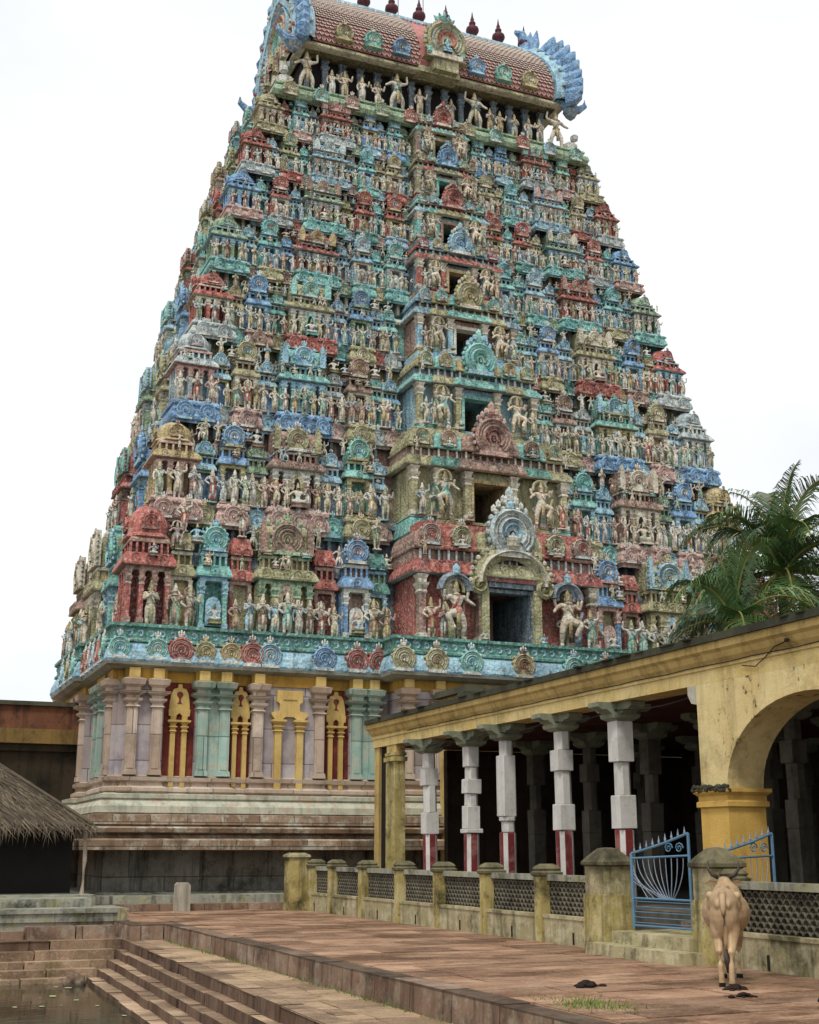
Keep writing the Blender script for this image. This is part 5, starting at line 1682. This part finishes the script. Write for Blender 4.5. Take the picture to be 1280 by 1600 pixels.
def column(style, m_white='white_paint', painted=True):
    """monolithic temple pillar: square and octagonal blocks in turn, red-striped foot, bracket capital"""
    b = MB()
    def sq(z0, z1, w, m, ch=0.0):
        h_ = w / 2
        c = h_ * ch
        pts = [(h_, -h_ + c), (h_, h_ - c), (h_ - c, h_), (-h_ + c, h_), (-h_, h_ - c), (-h_, -h_ + c), (-h_ + c, -h_), (h_ - c, -h_)] if c else [(h_, -h_), (h_, h_), (-h_, h_), (-h_, -h_)]
        b.mold(pts, [(-0.012, z0), (0, z0 + 0.012), (0, z1 - 0.012), (-0.012, z1)], m, cap_bot=True)
    w = 0.36
    if painted:
        sq(0.62, 2.1, w * 0.96, 'red_paint', 0.56)
        for a in range(4):
            q = MB()
            q.box(-0.055, 0.055, -0.182, -0.16, 0.62, 2.08, m_white)
            b.put(q, Matrix.Rotation(R(90 * a + 45), 4, 'Z'))
    else:
        sq(0.62, 2.1, w * 0.96, m_white)
    if style == 0:
        segs = [(2.1, 2.65, w, 0), (2.65, 3.35, w * 0.86, 0.5), (3.35, 3.8, w, 0), (3.8, 4.2, w * 0.86, 0.5)]
    elif style == 1:
        segs = [(2.1, 2.75, w, 0), (2.75, 3.4, w * 0.84, 0.56), (3.4, 4.2, w * 0.97, 0)]
    elif style == 2:
        segs = [(2.1, 2.35, w * 0.8, 0.56), (2.35, 2.45, w * 0.95, 0.5), (2.45, 3.85, w, 0.2), (3.85, 4.2, w * 0.82, 0.56)]
    else:
        segs = [(2.1, 2.2, w * 1.15, 0), (2.2, 2.75, w, 0.1), (2.75, 3.05, w * 0.84, 0.5), (3.05, 3.4, w, 0), (3.4, 3.7, w * 0.84, 0.5), (3.7, 4.2, w * 0.95, 0.2)]
    rj = random.Random(style * 7 + 3)
    for z0, z1, ww, ch in segs:
        nv = len(b.v)
        sq(z0, z1, ww * rj.uniform(0.96, 1.04), m_white, ch)
        ox, oy = rj.uniform(-.012, .012), rj.uniform(-.012, .012)
        b.v[nv:] = [(x_ + ox + rj.uniform(-.006, .006), y_ + oy + rj.uniform(-.006, .006), z_ + rj.uniform(-.008, .008)) for x_, y_, z_ in b.v[nv:]]
    c = MB()
    c.mold([(0.18, -0.18), (0.18, 0.18), (-0.18, 0.18), (-0.18, -0.18)], [(0, 4.2), (0.1, 4.26), (0.12, 4.34), (0.04, 4.36)], 'capital_stone', cap_bot=True)
    pts = [(-0.62, 4.56), (-0.62, 4.47), (-0.52, 4.41), (-0.42, 4.42), (-0.3, 4.34), (0.3, 4.34), (0.42, 4.42), (0.52, 4.41), (0.62, 4.47), (0.62, 4.56)]
    c.plate(pts, -0.2, 0.2, 'capital_stone')
    q = MB()
    q.plate([(x * 1.1, z) for x, z in pts], -0.17, 0.17, 'capital_stone')
    c.put(q, Matrix.Rotation(R(90), 4, 'Z') @ Matrix.Translation((0, 0, -0.003)))
    return b.mesh('pillar'), c.mesh('pillar_capital')
PIL_M = {}
def pillar(x, y, style, painted=True, white='white_paint'):
    key = (style, painted, white)
    if key not in PIL_M:
        PIL_M[key] = column(style, white, painted)
    o = link('pillar', PIL_M[key][0], hall, (x - XF, y - 22, 0))
    o.rotation_euler = (R(0.5 * math.sin(y * 3)), R(0.5 * math.cos(y * 5)), R(90 * int(y)) + R(1.5 * math.sin(y)))
    link('pillar_capital', PIL_M[key][1], o)
XP = 14.05
for px_y, st in ((2.2707, 0), (2.0954, 3), (1.9533, 2), (1.7629, 0), (1.594, 1)):
    pillar(XP, XP * px_y, st)
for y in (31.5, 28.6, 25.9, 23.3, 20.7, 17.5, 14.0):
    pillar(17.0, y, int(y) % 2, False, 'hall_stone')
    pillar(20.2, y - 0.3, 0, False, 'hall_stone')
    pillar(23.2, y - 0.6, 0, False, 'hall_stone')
# corbel end of the beam against the arch wall, cable below the beam
b = MB()
b.plate([(-0.25, 4.56), (-0.25, 4.3), (-0.15, 4.22), (0.0, 4.25), (0.1, 4.4), (0.1, 4.56)], -0.22, 0.12, 'bollard_stone')
o = b.build('corbel', hall)
o.matrix_local = T(0.12, 19.42 - 22, 0, rz=R(90))
b = MB()
pts = []
for q in range(25):
    t = q / 24
    y = 33.4 + (19.3 - 33.4) * t
    pts.append((XF + 0.1, y, 4.42 - 0.1 * math.sin(math.pi * (t * 5 % 1))))
b.tube(pts, 0.012, 5, 'wire')
tag(b.build('sagging_cable'), 'thin dark cable sagging below the hall beam from pillar to pillar', 'cable')
b = MB()
b.tube([(XF - 0.07, 16.6, 4.98), (XF - 0.08, 16.9, 4.93), (XF - 0.04, 17.25, 4.78), (XF - 0.03, 17.5, 4.68), (XF - 0.03, 17.85, 4.74)], 0.009, 5, 'wire')
b.blob((XF - 0.12, 16.55, 4.98), (0.04, 0.06, 0.04), 'wire', 7)
tag(b.build('torn_wire'), 'short torn wire hanging on the yellow fascia above the arch', 'wire')

b = MB()
b.tube([(XF - 0.05, 8.0 + 0.6 * q, 4.86 + 0.008 * math.sin(q * 2.1)) for q in range(42)], 0.01, 5, 'wire')
tag(b.build('wall_cable'), 'dark cable clipped along the moulding of the yellow fascia', 'cable')
# porch roof in front of the tower door, seen above the hall
po = empty('gate_porch', (19.5, 37.3, 0), 0, 'yellow gate porch with a mossy flat roof below the tower doorway', 'porch')
b = MB()
b.box(-1.9, 5.5, -0.3, 1.9, 0, 6.55, 'fascia_yellow')
b.build('wall', po)
b = MB()
b.box(-2.15, 5.8, -0.6, 2.0, 6.55, 6.78, 'roof_dark', 0.1, 0.1)
b.box(-2.3, -0.1, -0.75, -0.3, 6.4, 6.55, 'roof_dark', 0.05, 0.02)
b.build('roof', po)
b = MB()
b.box(-1.5, -0.4, -0.34, -0.29, 6.0, 6.3, 'shade_black')
b.build('window', po)

# ------------------------------------------------------------------ courtyard wall with lattice panels
XW = 12.25
def lattice(l_, h_):
    """pierced screen of overlapping fish-scale arcs with real openings"""
    b = MB()
    p = 0.155
    t = 0.05
    rows = int(h_ / (p * 0.55)) + 1
    for r_ in range(rows):
        for c in range(-1, int(l_ / p) + 2):
            x = (c + 0.5 * (r_ % 2)) * p
            z = r_ * p * 0.55
            vs, fs = [], []
            n = 6
            for i in range(n + 1):
                a = math.pi * i / n
                for rad in (p * 0.42, p * 0.56):
                    xx = min(max(x + rad * math.cos(a), 0), l_)
                    zz = min(max(z + rad * 1.15 * math.sin(a) - p * 0.1, 0), h_)
                    vs += [(xx, -t, zz), (xx, t, zz)]
            for i in range(n):
                o = 4 * i
                fs += [(o, o + 2, o + 6, o + 4), (o + 2, o + 3, o + 7, o + 6), (o, o + 4, o + 5, o + 1)]
            b.add(vs, fs, 'lattice_grey')
    return b
def low_wall(name, posts, label, ends=True):
    w = empty(name, (XW, posts[0], 0), 0, label, 'wall')
    y0, y1 = posts[0], posts[-1]
    def B(b, nm):
        b.v = [(x - XW, y - posts[0], z) for x, y, z in b.v]
        return b.build(nm, w)
    b = MB()
    lo, hi = min(y0, y1), max(y0, y1)
    b.box(XW, XW + 0.36, lo, hi, 0, 0.46, 'wall_mossy')
    b.box(XW - 0.02, XW + 0.38, lo, hi, 0.46, 0.52, 'wall_mossy')
    B(b, 'wall_base')
    y = lo + 0.9
    while y < hi - 0.3:
        b = MB()
        b.box(XW - 0.006, XW + 0.05, y - 0.03, y + 0.03, 0.03, 0.24, 'shade_black')
        y += 1.22
        B(b, 'weep_hole')
    b = MB()
    b.box(XW + 0.08, XW + 0.3, lo, hi, 1.13, 1.24, 'platform_pale')
    B(b, 'coping')
    for p_ in posts:
        b = MB()
        b.box(XW - 0.05, XW + 0.38, p_ - 0.13, p_ + 0.13, 0.0, 1.22, 'wall_ochre')
        b.mold([(XW - 0.05, p_ - 0.13), (XW + 0.38, p_ - 0.13), (XW + 0.38, p_ + 0.13), (XW - 0.05, p_ + 0.13)], [(0, 1.2), (0.04, 1.23), (0.05, 1.28), (0.0, 1.31), (0.02, 1.35), (-0.02, 1.4), (-0.09, 1.44)], 'cap_moss')
        B(b, 'post')
    for p0, p1 in zip(posts, posts[1:]):
        l_ = abs(p0 - p1) - 0.32
        o = lattice(l_, 0.61).build('lattice_panel', w)
        o.matrix_local = T(0.19, min(p0, p1) + 0.16 + l_ - posts[0], 0.52, rz=R(-90))
    return w
low_wall('courtyard_wall', [36.4, 34.67, 32.29, 29.8, 27.48, 25.05, 22.65, 20.5], 'long mossy yellow courtyard wall with pierced lattice panels, beyond the gate')
low_wall('courtyard_wall', [16.85, 13.7, 11.2, 8.8, 6.4], 'near stretch of mossy lattice wall behind the cow, right of the gate')
b = MB()
b.box(-0.55, 0.0, -0.3, 0.3, 0, 1.45, 'wall_ochre')
b.mold([(-0.55, -0.3), (0, -0.3), (0, 0.3), (-0.55, 0.3)], [(0, 1.45), (0.05, 1.5), (0.03, 1.56), (-0.1, 1.62)], 'wall_mossy')
tag(b.build('wall_pier', loc=(12.25, 36.9, 0)), 'mossy pier where the lattice wall meets the foot of the tower', 'pier')

def gate_pillar(y, label, hy, x=12.15):
    t = empty('gate_pillar', (x, y, 0), 0, label, 'gate pillar', 'mossy gate pillars')
    b = MB()
    b.box(-0.24, 0.36, -hy - 0.04, hy + 0.04, 0, 0.95, 'wall_ochre', 0.01, 0.01)
    b.box(-0.2, 0.34, -hy, hy, 0.95, 1.42, 'wall_mossy', 0.0, 0.0)
    b.build('pillar_shaft', t)
    b = MB()
    b.mold([(-0.2, -hy), (0.34, -hy), (0.34, hy), (-0.2, hy)], [(0.0, 1.42), (0.05, 1.45), (0.05, 1.5), (-0.04, 1.6), (-0.16, 1.72), (-0.24, 1.74)], 'cap_moss')
    b.build('pillar_cap', t)
gate_pillar(20.08, 'broad mossy gate pillar on the hinge side, left of the blue gate', 0.32)
gate_pillar(17.08, 'mossy yellow gate pillar behind the cow, right of the blue gate', 0.27, 12.28)
gs = empty('gate_steps', (12.0, 18.3, 0), 0, 'two worn stone steps leading up to the blue gate', 'steps')
b = MB()
b.box(-0.42, 0.5, -1.25, 1.55, 0, 0.19, 'wall_mossy', 0.02, 0.02)
b.build('lower_step', gs)
b = MB()
b.box(-0.05, 1.4, -0.95, 1.3, 0.19, 0.38, 'wall_mossy', 0.02, 0.0)
b.build('upper_step', gs)
b = MB()
b.box(1.35, 1.75, -1.2, 1.3, 0, 0.5, 'kerb_stone')
b.build('threshold', gs)

def gate_leaf(label, loc, rz, flip):
    """steel gate leaf: frame, twisted stile, spikes along a rising top bar, fan of curved bars"""
    t = empty('gate_leaf', loc, rz, label, 'gate', 'blue steel gate leaves')
    W, zt0, zt1, zm0 = 1.42, 1.2, 1.52, 0.52
    b = MB()
    r_ = 0.022
    b.tube([(0, 0, 0), (0, 0, zt0)], 0.034, 6, 'gate_blue')
    b.tube([(W, 0, 0), (W, 0, zt1)], 0.026, 6, 'gate_blue')
    b.tube([(0, 0, zt0), (W * 0.3, 0, zt0 + 0.08), (W * 0.6, 0, zt0 + 0.17), (W, 0, zt1)], r_, 6, 'gate_blue')
    b.tube([(0, 0, 1.12), (W, 0, 1.17)], r_ * 0.9, 6, 'gate_blue')
    b.tube([(0, 0, 0.47), (W, 0, 0.47)], r_ * 0.9, 6, 'gate_blue')
    b.tube([(0, 0, 0.03), (W, 0, 0.03)], r_ * 0.9, 6, 'gate_blue')
    b.build('frame', t)
    for q in range(9):
        b = MB()
        x = W * (q + 0.5) / 9
        z = zt0 + (zt1 - zt0) * x / W
        b.lathe(x, 0, [(0.012, z - 0.02), (0.022, z + 0.03), (0.014, z + 0.06), (0.002, z + 0.13)], 5, 'gate_pale')
        b.build('spike', t)
    b = MB()
    for q in range(9):
        x0 = W * (0.1 + 0.1 * q)
        foot = W * 0.62 + (q - 4) * 0.03
        pts = []
        for e in range(9):
            s_ = e / 8
            x = x0 + (foot - x0) * (s_ ** 2.2)
            pts.append((x, 0.0, 1.13 - 0.66 * s_))
        b.tube(pts, 0.008, 5, 'gate_pale')
    for q in range(5):
        pts = []
        for e in range(7):
            s_ = e / 6
            pts.append((W * 0.02 + W * (0.12 * q + 0.25) * s_, 0, 1.0 - 0.13 * q * 0.5 - (0.53 - 0.065 * q) * s_ ** 0.7))
        b.tube(pts, 0.007, 5, 'gate_pale')
    for cx in (0.66, 0.84):
        b.tube([(W * cx + 0.1 * (1 - e / 16) * math.cos(e * 0.75), 0, 1.29 + 0.09 * (1 - e / 16) * math.sin(e * 0.75)) for e in range(15)], 0.012, 5, 'gate_blue')
    b.build('scroll_bars', t)
    b = MB()
    for q in range(5):
        b.tube([(0, 0, 0.08 + 0.085 * q), (W, 0, 0.08 + 0.085 * q)], 0.008, 4, 'gate_blue')
    b.build('lower_bars', t)
    if flip:
        t.scale = (-1, 1, 1)
    return t
gate_leaf('blue steel gate leaf with curved bars, nearly shut, beside the broad pillar', (12.3, 19.42, 0.44), R(-90) + R(8), False)
gate_leaf('blue steel gate leaf swung inward behind the pillar next to the cow', (12.42, 17.2, 0.44), R(14), False)

# ------------------------------------------------------------------ compound wall, hut
cw = empty('compound_wall', (0, 46.5, 0), 0, 'old brick-red and ochre compound wall joining the left side of the tower', 'wall')
b = MB()
b.box(-60, 6.9, 0, 1.2, 0, 5.0, 'old_wall_dark')
b.build('wall_body', cw)
b = MB()
b.box(-60, 6.92, -0.16, 1.3, 5.0, 5.25, 'old_wall_dark', 0, 0)
b.box(-60, 6.95, -0.32, 1.4, 5.25, 5.75, 'old_ochre', 0, 0.05)
b.box(-60, 6.95, -0.22, 1.3, 5.75, 6.55, 'old_wall', 0, 0.05)
b.box(-60, 6.97, -0.3, 1.35, 6.55, 6.7, 'roof_dark', 0, 0.05)
b.build('cornice', cw)

hut = empty('thatched_hut', (1.5, 37.0, 0.5), 0, 'open dark hut with a drooping palm-thatch roof beside the dark tank', 'hut')
def hut_roof():
    b = MB()
    a0, b0 = 4.5, 1.75           # half sizes of the eaves in hut coordinates (x, y)
    ze, za = 1.85, 4.35
    ap = [(-2.6, 0.6, za), (0.5, 0.6, za)]
    e = [(-5.5, -0.6, ze), (4.45, -0.6, ze), (4.45, 3.4, ze), (-5.5, 3.4, ze)]
    b.add(e + ap, [(0, 1, 5, 4), (1, 2, 5), (2, 3, 4, 5), (3, 0, 4)], 'thatch')
    b.add([(x, y, z - 0.12) for x, y, z in e + ap], [(4, 5, 1, 0), (5, 2, 1), (5, 4, 3, 2), (4, 0, 3)], 'thatch')
    r_ = random.Random(4)
    def strand(p, d, l_, m, w=0.02):
        p, d = Vector(p), Vector(d).normalized()
        s_ = d.cross(Vector((0, -1, 0.3))).normalized() * w
        q = p + d * l_ + Vector((r_.uniform(-.04, .04), r_.uniform(-.05, .03), -abs(r_.gauss(0, 0.06))))
        b.add([p - s_, p + s_, q], [(0, 1, 2)], m)
    # strands over the front and right slopes
    def face(A, B_, C, D, n):
        A, B_, C, D = map(Vector, (A, B_, C, D))
        nn = (B_ - A).cross(D - A).normalized()
        for q in range(n):
            u, v = r_.random(), r_.random()
            p = (A * (1 - u) + B_ * u) * (1 - v) + (D * (1 - u) + C * u) * v
            d = ((A * (1 - u) + B_ * u) - (D * (1 - u) + C * u)).normalized()
            d = d + Vector((r_.gauss(0, .25), 0, r_.gauss(0, .08)))
            strand(p + nn * r_.uniform(0.0, 0.05), d, r_.uniform(0.25, 0.7), 'thatch_light' if r_.random() < 0.45 else 'thatch', r_.uniform(0.008, 0.025))
    face(e[0], e[1], ap[1], ap[0], 3400)
    face(e[1], e[2], ap[1], ap[1], 900)
    for q in range(900):        # ragged fringe
        u = r_.random()
        if u < 0.8:
            p = (-5.5 + 9.95 * u / 0.8, -0.6 + r_.uniform(-0.04, 0.1), ze + r_.uniform(-0.1, 0.1))
        else:
            p = (4.45 + r_.uniform(-0.08, 0.03), -0.6 + 4 * (u - 0.8) / 0.2, ze + r_.uniform(-0.1, 0.08))
        strand(p, (r_.gauss(0, .3), -0.25, -1), r_.uniform(0.12, 0.5), 'thatch_light' if r_.random() < 0.5 else 'thatch', r_.uniform(0.006, 0.018))
    for k_ in range(9):       # split bamboo ties laid over the thatch in a lattice
        for s_ in (-1, 1):
            x0 = -4.6 + k_ * 1.0
            t0, t1 = 0.02, 0.95
            A = Vector((x0, -0.62, ze + 0.06))
            Bp = Vector((x0 + s_ * 1.0, 0.54, za - 0.05))
            xa = max(-5.2, min(4.2, A.x))
            lim = 4.45 - (4.45 - 0.5) * 1.0
            if Bp.x > 0.5 or Bp.x < -2.6:
                f = 0.45
                Bp = A.lerp(Bp, f)
            if A.x > 1.5 or Bp.x - A.x > 0.9 and A.x > 0:
                continue
            b.tube([A, A.lerp(Bp, 0.5) + Vector((0, 0, 0.0)), Bp], 0.014, 4, 'wood_post')
    b.tube([(4.45, -0.6, ze + 0.03), (2.5, 0.0, ze + 1.27), (0.5, 0.6, za + 0.04)], 0.06, 6, 'thatch')
    return b.build('thatch_roof', hut)
hut_roof()
for x, y in ((4.32, -0.4), (-5.2, -0.4), (4.3, 3.2)):
    b = MB()
    b.tube([(x, y, 0), (x + 0.03, y, 0.9), (x - 0.01, y, 2.0)], [0.07, 0.06, 0.05], 7, 'wood_post')
    b.build('post', hut)
b = MB()
b.box(-5.4, 4.2, 0.9, 3.3, 0.0, 2.2, 'shade_black')  # solid black block stands in for the shade inside the hut
b.box(-5.4, 4.6, -1.0, 3.4, -0.5, 0.04, 'platform_pale')
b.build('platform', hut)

# ------------------------------------------------------------------ coconut palms behind the hall
def palm(loc, height, lean, seed, n, size, label, droop=1.0):
    t = empty('coconut_palm', loc, 0, label, 'palm tree', 'coconut palms behind the hall')
    r_ = random.Random(seed)
    b = MB()
    pts, rad = [], []
    for i in range(13):
        s_ = i / 12
        pts.append((lean[0] * s_ * s_, lean[1] * s_ * s_, height * s_))
        rad.append(0.24 * (1 - 0.45 * s_) * (1.0 + 0.06 * (i % 2)))
    b.tube(pts, rad, 10, 'trunk_bark')
    b.build('trunk', t)
    top = Vector(pts[-1])
    for i in range(n):
        b = MB()
        az = 2 * math.pi * (i * 0.381966) + r_.uniform(-0.2, 0.2)
        el = R(84 - 120 * (i / (n - 1)) ** 1.25 + r_.uniform(-8, 8))
        L_ = size * r_.uniform(0.85, 1.1)
        d = Vector((math.cos(az) * math.cos(el), math.sin(az) * math.cos(el), math.sin(el)))
        side = Vector((-math.sin(az), math.cos(az), 0))
        p = top + Vector((0, 0, 0.1))
        rib, dirs = [p.copy()], [d.copy()]
        ns = 26
        for q in range(ns):
            d = (d + Vector((0, 0, -0.055 * droop * (1 + 1.2 * q / ns)))).normalized()
            p = p + d * (L_ / ns)
            rib.append(p.copy())
            dirs.append(d.copy())
        b.tube(rib, [0.055 * (1 - 0.85 * q / ns) + 0.006 for q in range(ns + 1)], 4, 'palm_rib')
        mat = 'palm_leaf' if i % 3 else 'palm_leaf_dark'
        if i >= n - 3:
            mat = 'palm_leaf_dry'
        tw = r_.uniform(-0.5, 0.5)
        for q in range(3, ns * 3):
            f = q / (ns * 3)
            a = int(f * ns)
            fr = f * ns - a
            c = rib[a].lerp(rib[min(a + 1, ns)], fr)
            dd = dirs[a]
            up = side.cross(dd).normalized()
            if up.z < 0:
                up = -up
            ll = size * 0.26 * (0.5 + 0.9 * math.sin(math.pi * min(1, f * 0.9 + 0.12))) * r_.uniform(0.8, 1.1)
            for sg in (-1, 1):
                hang = r_.uniform(0.15, 0.55) * droop
                o_ = (side * sg * math.cos(tw * sg * 0.4) + dd * r_.uniform(0.55, 0.95) + up * (0.35 - 0.2 * f)).normalized()
                e1 = c + o_ * ll * 0.55
                e2 = c + o_ * ll * 0.9 + Vector((0, 0, -ll * hang))
                wv = dd * 0.03 * (1 - 0.3 * f) + up * 0.008
                b.add([c - wv, c + wv, e1 + wv * 0.9, e1 - wv * 0.9, e2], [(0, 1, 2, 3), (3, 2, 4)], mat if r_.random() > 0.06 else 'palm_leaf_dry')
        b.build('frond', t)
    b = MB()
    for q in range(14):
        a = r_.uniform(0, 6.28)
        b.blob((top.x + 0.35 * math.cos(a), top.y + 0.35 * math.sin(a), top.z - 0.1 - r_.uniform(0, 0.4)), 0.15, 'palm_rib' if q % 3 else 'palm_leaf_dry', 7)
    b.build('coconuts', t)
palm((27.5, 34.0, 0), 10.5, (0.3, -0.2), 21, 32, 4.0, 'tall coconut palm with upright fronds rising clear of the hall roof', 1.05)
palm((24.7, 32.0, 0), 8.3, (-0.2, 0.2), 33, 16, 3.3, 'lower coconut palm whose fronds brush the hall roof before the tower', 1.2)

# ------------------------------------------------------------------ cow seen from behind
def ellipsoid(mb, c, r_, m, n=14, k=9):
    prof = []
    vs, fs = [], []
    for j in range(1, k):
        t = math.pi * j / k
        for i in range(n):
            a = 2 * math.pi * i / n
            vs.append((c[0] + r_[0] * math.sin(t) * math.cos(a), c[1] + r_[1] * math.sin(t) * math.sin(a), c[2] - r_[2] * math.cos(t)))
    for j in range(k - 2):
        fs += [(j * n + i, j * n + (i + 1) % n, (j + 1) * n + (i + 1) % n, (j + 1) * n + i) for i in range(n)]
    vs += [(c[0], c[1], c[2] - r_[2]), (c[0], c[1], c[2] + r_[2])]
    fs += [(len(vs) - 2, (i + 1) % n, i) for i in range(n)]
    fs += [(len(vs) - 1, (k - 2) * n + i, (k - 2) * n + (i + 1) % n) for i in range(n)]
    mb.add(vs, fs, m)
def fuse(mb, voxel, smooth):
    """fuse overlapping volumes into one continuous skin"""
    me = mb.mesh('fuse')
    o = bpy.data.objects.new('fuse', me)
    COL.objects.link(o)
    md = o.modifiers.new('r', 'REMESH')
    md.mode = 'VOXEL'
    md.voxel_size = voxel
    ms = o.modifiers.new('s', 'SMOOTH')
    ms.factor = 0.5
    ms.iterations = smooth
    ev = o.evaluated_get(bpy.context.evaluated_depsgraph_get())
    em = ev.to_mesh()
    out = MB()
    out.v = [tuple(v.co) for v in em.vertices]
    out.f = [tuple(p.vertices) for p in em.polygons]
    cen = [tuple(p.center) for p in em.polygons]
    ev.to_mesh_clear()
    bpy.data.objects.remove(o)
    bpy.data.meshes.remove(me)
    return out, cen
def make_cow():
    b = MB()
    m = 'cow_hide'
    E_ = lambda c, r_: ellipsoid(b, c, r_, m)
    E_((0, 0.12, 0.90), (0.345, 0.62, 0.30))       # barrel
    E_((0, -0.2, 1.02), (0.25, 0.42, 0.2))
    E_((0, 0.6, 0.98), (0.25, 0.36, 0.32))         # chest
    E_((0, -0.5, 1.04), (0.20, 0.26, 0.20))        # croup
    E_((0, -0.55, 0.88), (0.205, 0.22, 0.26))      # thighs
    for s_ in (-1, 1):
        E_((s_ * 0.185, -0.36, 1.13), (0.06, 0.09, 0.06))      # hip bones
        E_((s_ * 0.07, -0.72, 1.03), (0.045, 0.06, 0.06))      # pin bones
        E_((s_ * 0.115, -0.52, 0.74), (0.09, 0.16, 0.22))
    E_((0, 0.66, 1.22), (0.09, 0.2, 0.13))         # hump
    b.tube([(0, -0.75, 1.16), (0, -0.3, 1.205), (0, 0.4, 1.2)], [0.05, 0.05, 0.06], 8, m)
    b.tube([(0, 0.75, 1.08), (-0.04, 1.05, 1.17), (-0.06, 1.28, 1.25)], [0.2, 0.14, 0.11], 10, m)
    b.tube([(-0.06, 1.26, 1.27), (-0.08, 1.46, 1.15), (-0.09, 1.62, 1.04)], [0.105, 0.085, 0.062], 10, m)
    b.tube([(-0.05, 0.9, 0.98), (-0.05, 1.1, 1.0)], [0.1, 0.06], 8, m)
    for s_, fy in ((-1, -0.03), (1, -0.14)):
        b.tube([(s_ * 0.115, -0.52 + fy * .3, 0.72), (s_ * 0.105, -0.54 + fy * .7, 0.58), (s_ * 0.085, -0.67 + fy, 0.44), (s_ * 0.075, -0.66 + fy, 0.3), (s_ * 0.07, -0.635 + fy, 0.14), (s_ * 0.07, -0.61 + fy, 0.08), (s_ * 0.072, -0.585 + fy, 0.0)],
               [0.1, 0.072, 0.052, 0.042, 0.041, 0.047, 0.054], 10, m)
        b.tube([(s_ * 0.15, 0.62, 0.8), (s_ * 0.13, 0.62, 0.6), (s_ * 0.115, 0.63 - fy, 0.42), (s_ * 0.11, 0.61 - fy, 0.24), (s_ * 0.11, 0.61 - fy, 0.1), (s_ * 0.11, 0.64 - fy, 0.0)], [0.11, 0.08, 0.06, 0.046, 0.048, 0.055], 10, m)
    out, cen = fuse(b, 0.02, 4)
    mm = []
    for x, y, z in cen:
        n_ = math.sin(x * 17 + y * 5) * math.sin(z * 11 + y * 7)
        mm.append('hoof' if z < 0.07 else 'cow_pale' if (z < 0.42 + 0.05 * n_ or y > 1.5 or (z < 0.75 and abs(x) < 0.09 and y < -0.5)) else 'cow_hide')
    out.m = mm
    return out
CDIR = Vector((10.5, 14.6, 0)).normalized()
cow = empty('cow', (10.8, 14.8, 0), math.atan2(-CDIR.x, CDIR.y) - R(3), 'tan cow seen from behind, walking towards the gate pillar', 'cow')
cow.scale = (0.93, 0.98, 0.99)
make_cow().build('body', cow, smooth=True)
b = MB()
b.tube([(0, -0.68, 1.17), (0.005, -0.77, 1.1), (0.01, -0.8, 0.98), (0.015, -0.79, 0.75), (0.01, -0.78, 0.58), (0.015, -0.78, 0.46)], [0.05, 0.045, 0.036, 0.028, 0.024, 0.02], 8, 'cow_hide')
b.tube([(0.015, -0.78, 0.48), (0.02, -0.79, 0.34), (0.02, -0.78, 0.2)], [0.028, 0.042, 0.01], 8, 'horn')
b.build('tail', cow, smooth=True)
for s_ in (-1, 1):
    b = MB()
    b.tube([(-0.06 + s_ * 0.08, 1.3, 1.33), (-0.06 + s_ * 0.17, 1.3, 1.37), (-0.06 + s_ * 0.23, 1.31, 1.45), (-0.06 + s_ * 0.23, 1.33, 1.56)], [0.035, 0.03, 0.022, 0.006], 8, 'horn')
    b.build('horn', cow, smooth=True)
    b = MB()
    vs = [(-0.06 + s_ * 0.08, 1.28, 1.27), (-0.06 + s_ * 0.2, 1.25, 1.30), (-0.06 + s_ * 0.31, 1.26, 1.24), (-0.06 + s_ * 0.2, 1.28, 1.2)]
    vs += [(x, y + 0.03, z) for x, y, z in vs]
    b.add(vs, [(0, 1, 2, 3), (7, 6, 5, 4), (0, 4, 5, 1), (1, 5, 6, 2), (2, 6, 7, 3), (3, 7, 4, 0)], 'cow_hide')
    b.build('ear', cow)
# dung pats, grass
for q, (x, y, r_, lab) in enumerate(((8.75, 15.0, 0.16, 'flat dark dung pat beside the grass tuft, well away from the cow'), (10.3, 14.0, 0.13, 'dark dung heap just behind the hooves of the cow'), (9.9, 13.3, 0.1, 'smallest dung pat, two steps behind the cow on open paving'), (10.75, 12.5, 0.17, 'largest dung heap on the terrace, farthest behind the cow'))):
    b = MB()
    rd = random.Random(60 + q)
    for e in range(26):
        a, d_ = rd.uniform(0, 6.28), abs(rd.gauss(0, 0.55)) * r_
        s_ = rd.uniform(0.18, 0.42) * r_
        ellipsoid(b, (d_ * math.cos(a) * 1.3, d_ * math.sin(a), 0.012 + max(0, r_ * 0.35 - d_ * 0.5)), (s_ * 1.2, s_, s_ * 0.5), 'dung', 8, 6)
    tag(b.build('dung_pat', loc=(x, y, 0.012), smooth=True), lab, 'dung', 'dung pats on the terrace')
gb = MB()
rg = random.Random(8)
for q in range(520):
    x, y = 7.85 + rg.gauss(0, 0.22), 13.4 + rg.gauss(0, 0.4)
    a = rg.uniform(0, 6.28)
    l_ = rg.uniform(0.02, 0.07)
    dx, dy = math.cos(a) * l_ * 0.6, math.sin(a) * l_ * 0.6
    gb.add([(x - 0.008, y, 0), (x + 0.008, y, 0), (x + dx, y + dy, l_)], [(0, 1, 2)], 'grass_blade')
for q in range(500):
    y = rg.uniform(10, 31)
    x = XK - 0.05 - abs(rg.gauss(0, 0.05))
    l_ = rg.uniform(0.03, 0.1)
    gb.add([(x - 0.008, y, LV[0]), (x + 0.008, y, LV[0]), (x + rg.uniform(-.05, .02), y + rg.uniform(-.04, .04), LV[0] + l_)], [(0, 1, 2)], 'grass_blade')
tag(gb.build('grass'), 'sparse green grass tufts in the paving near the kerb', 'grass', kind='stuff')
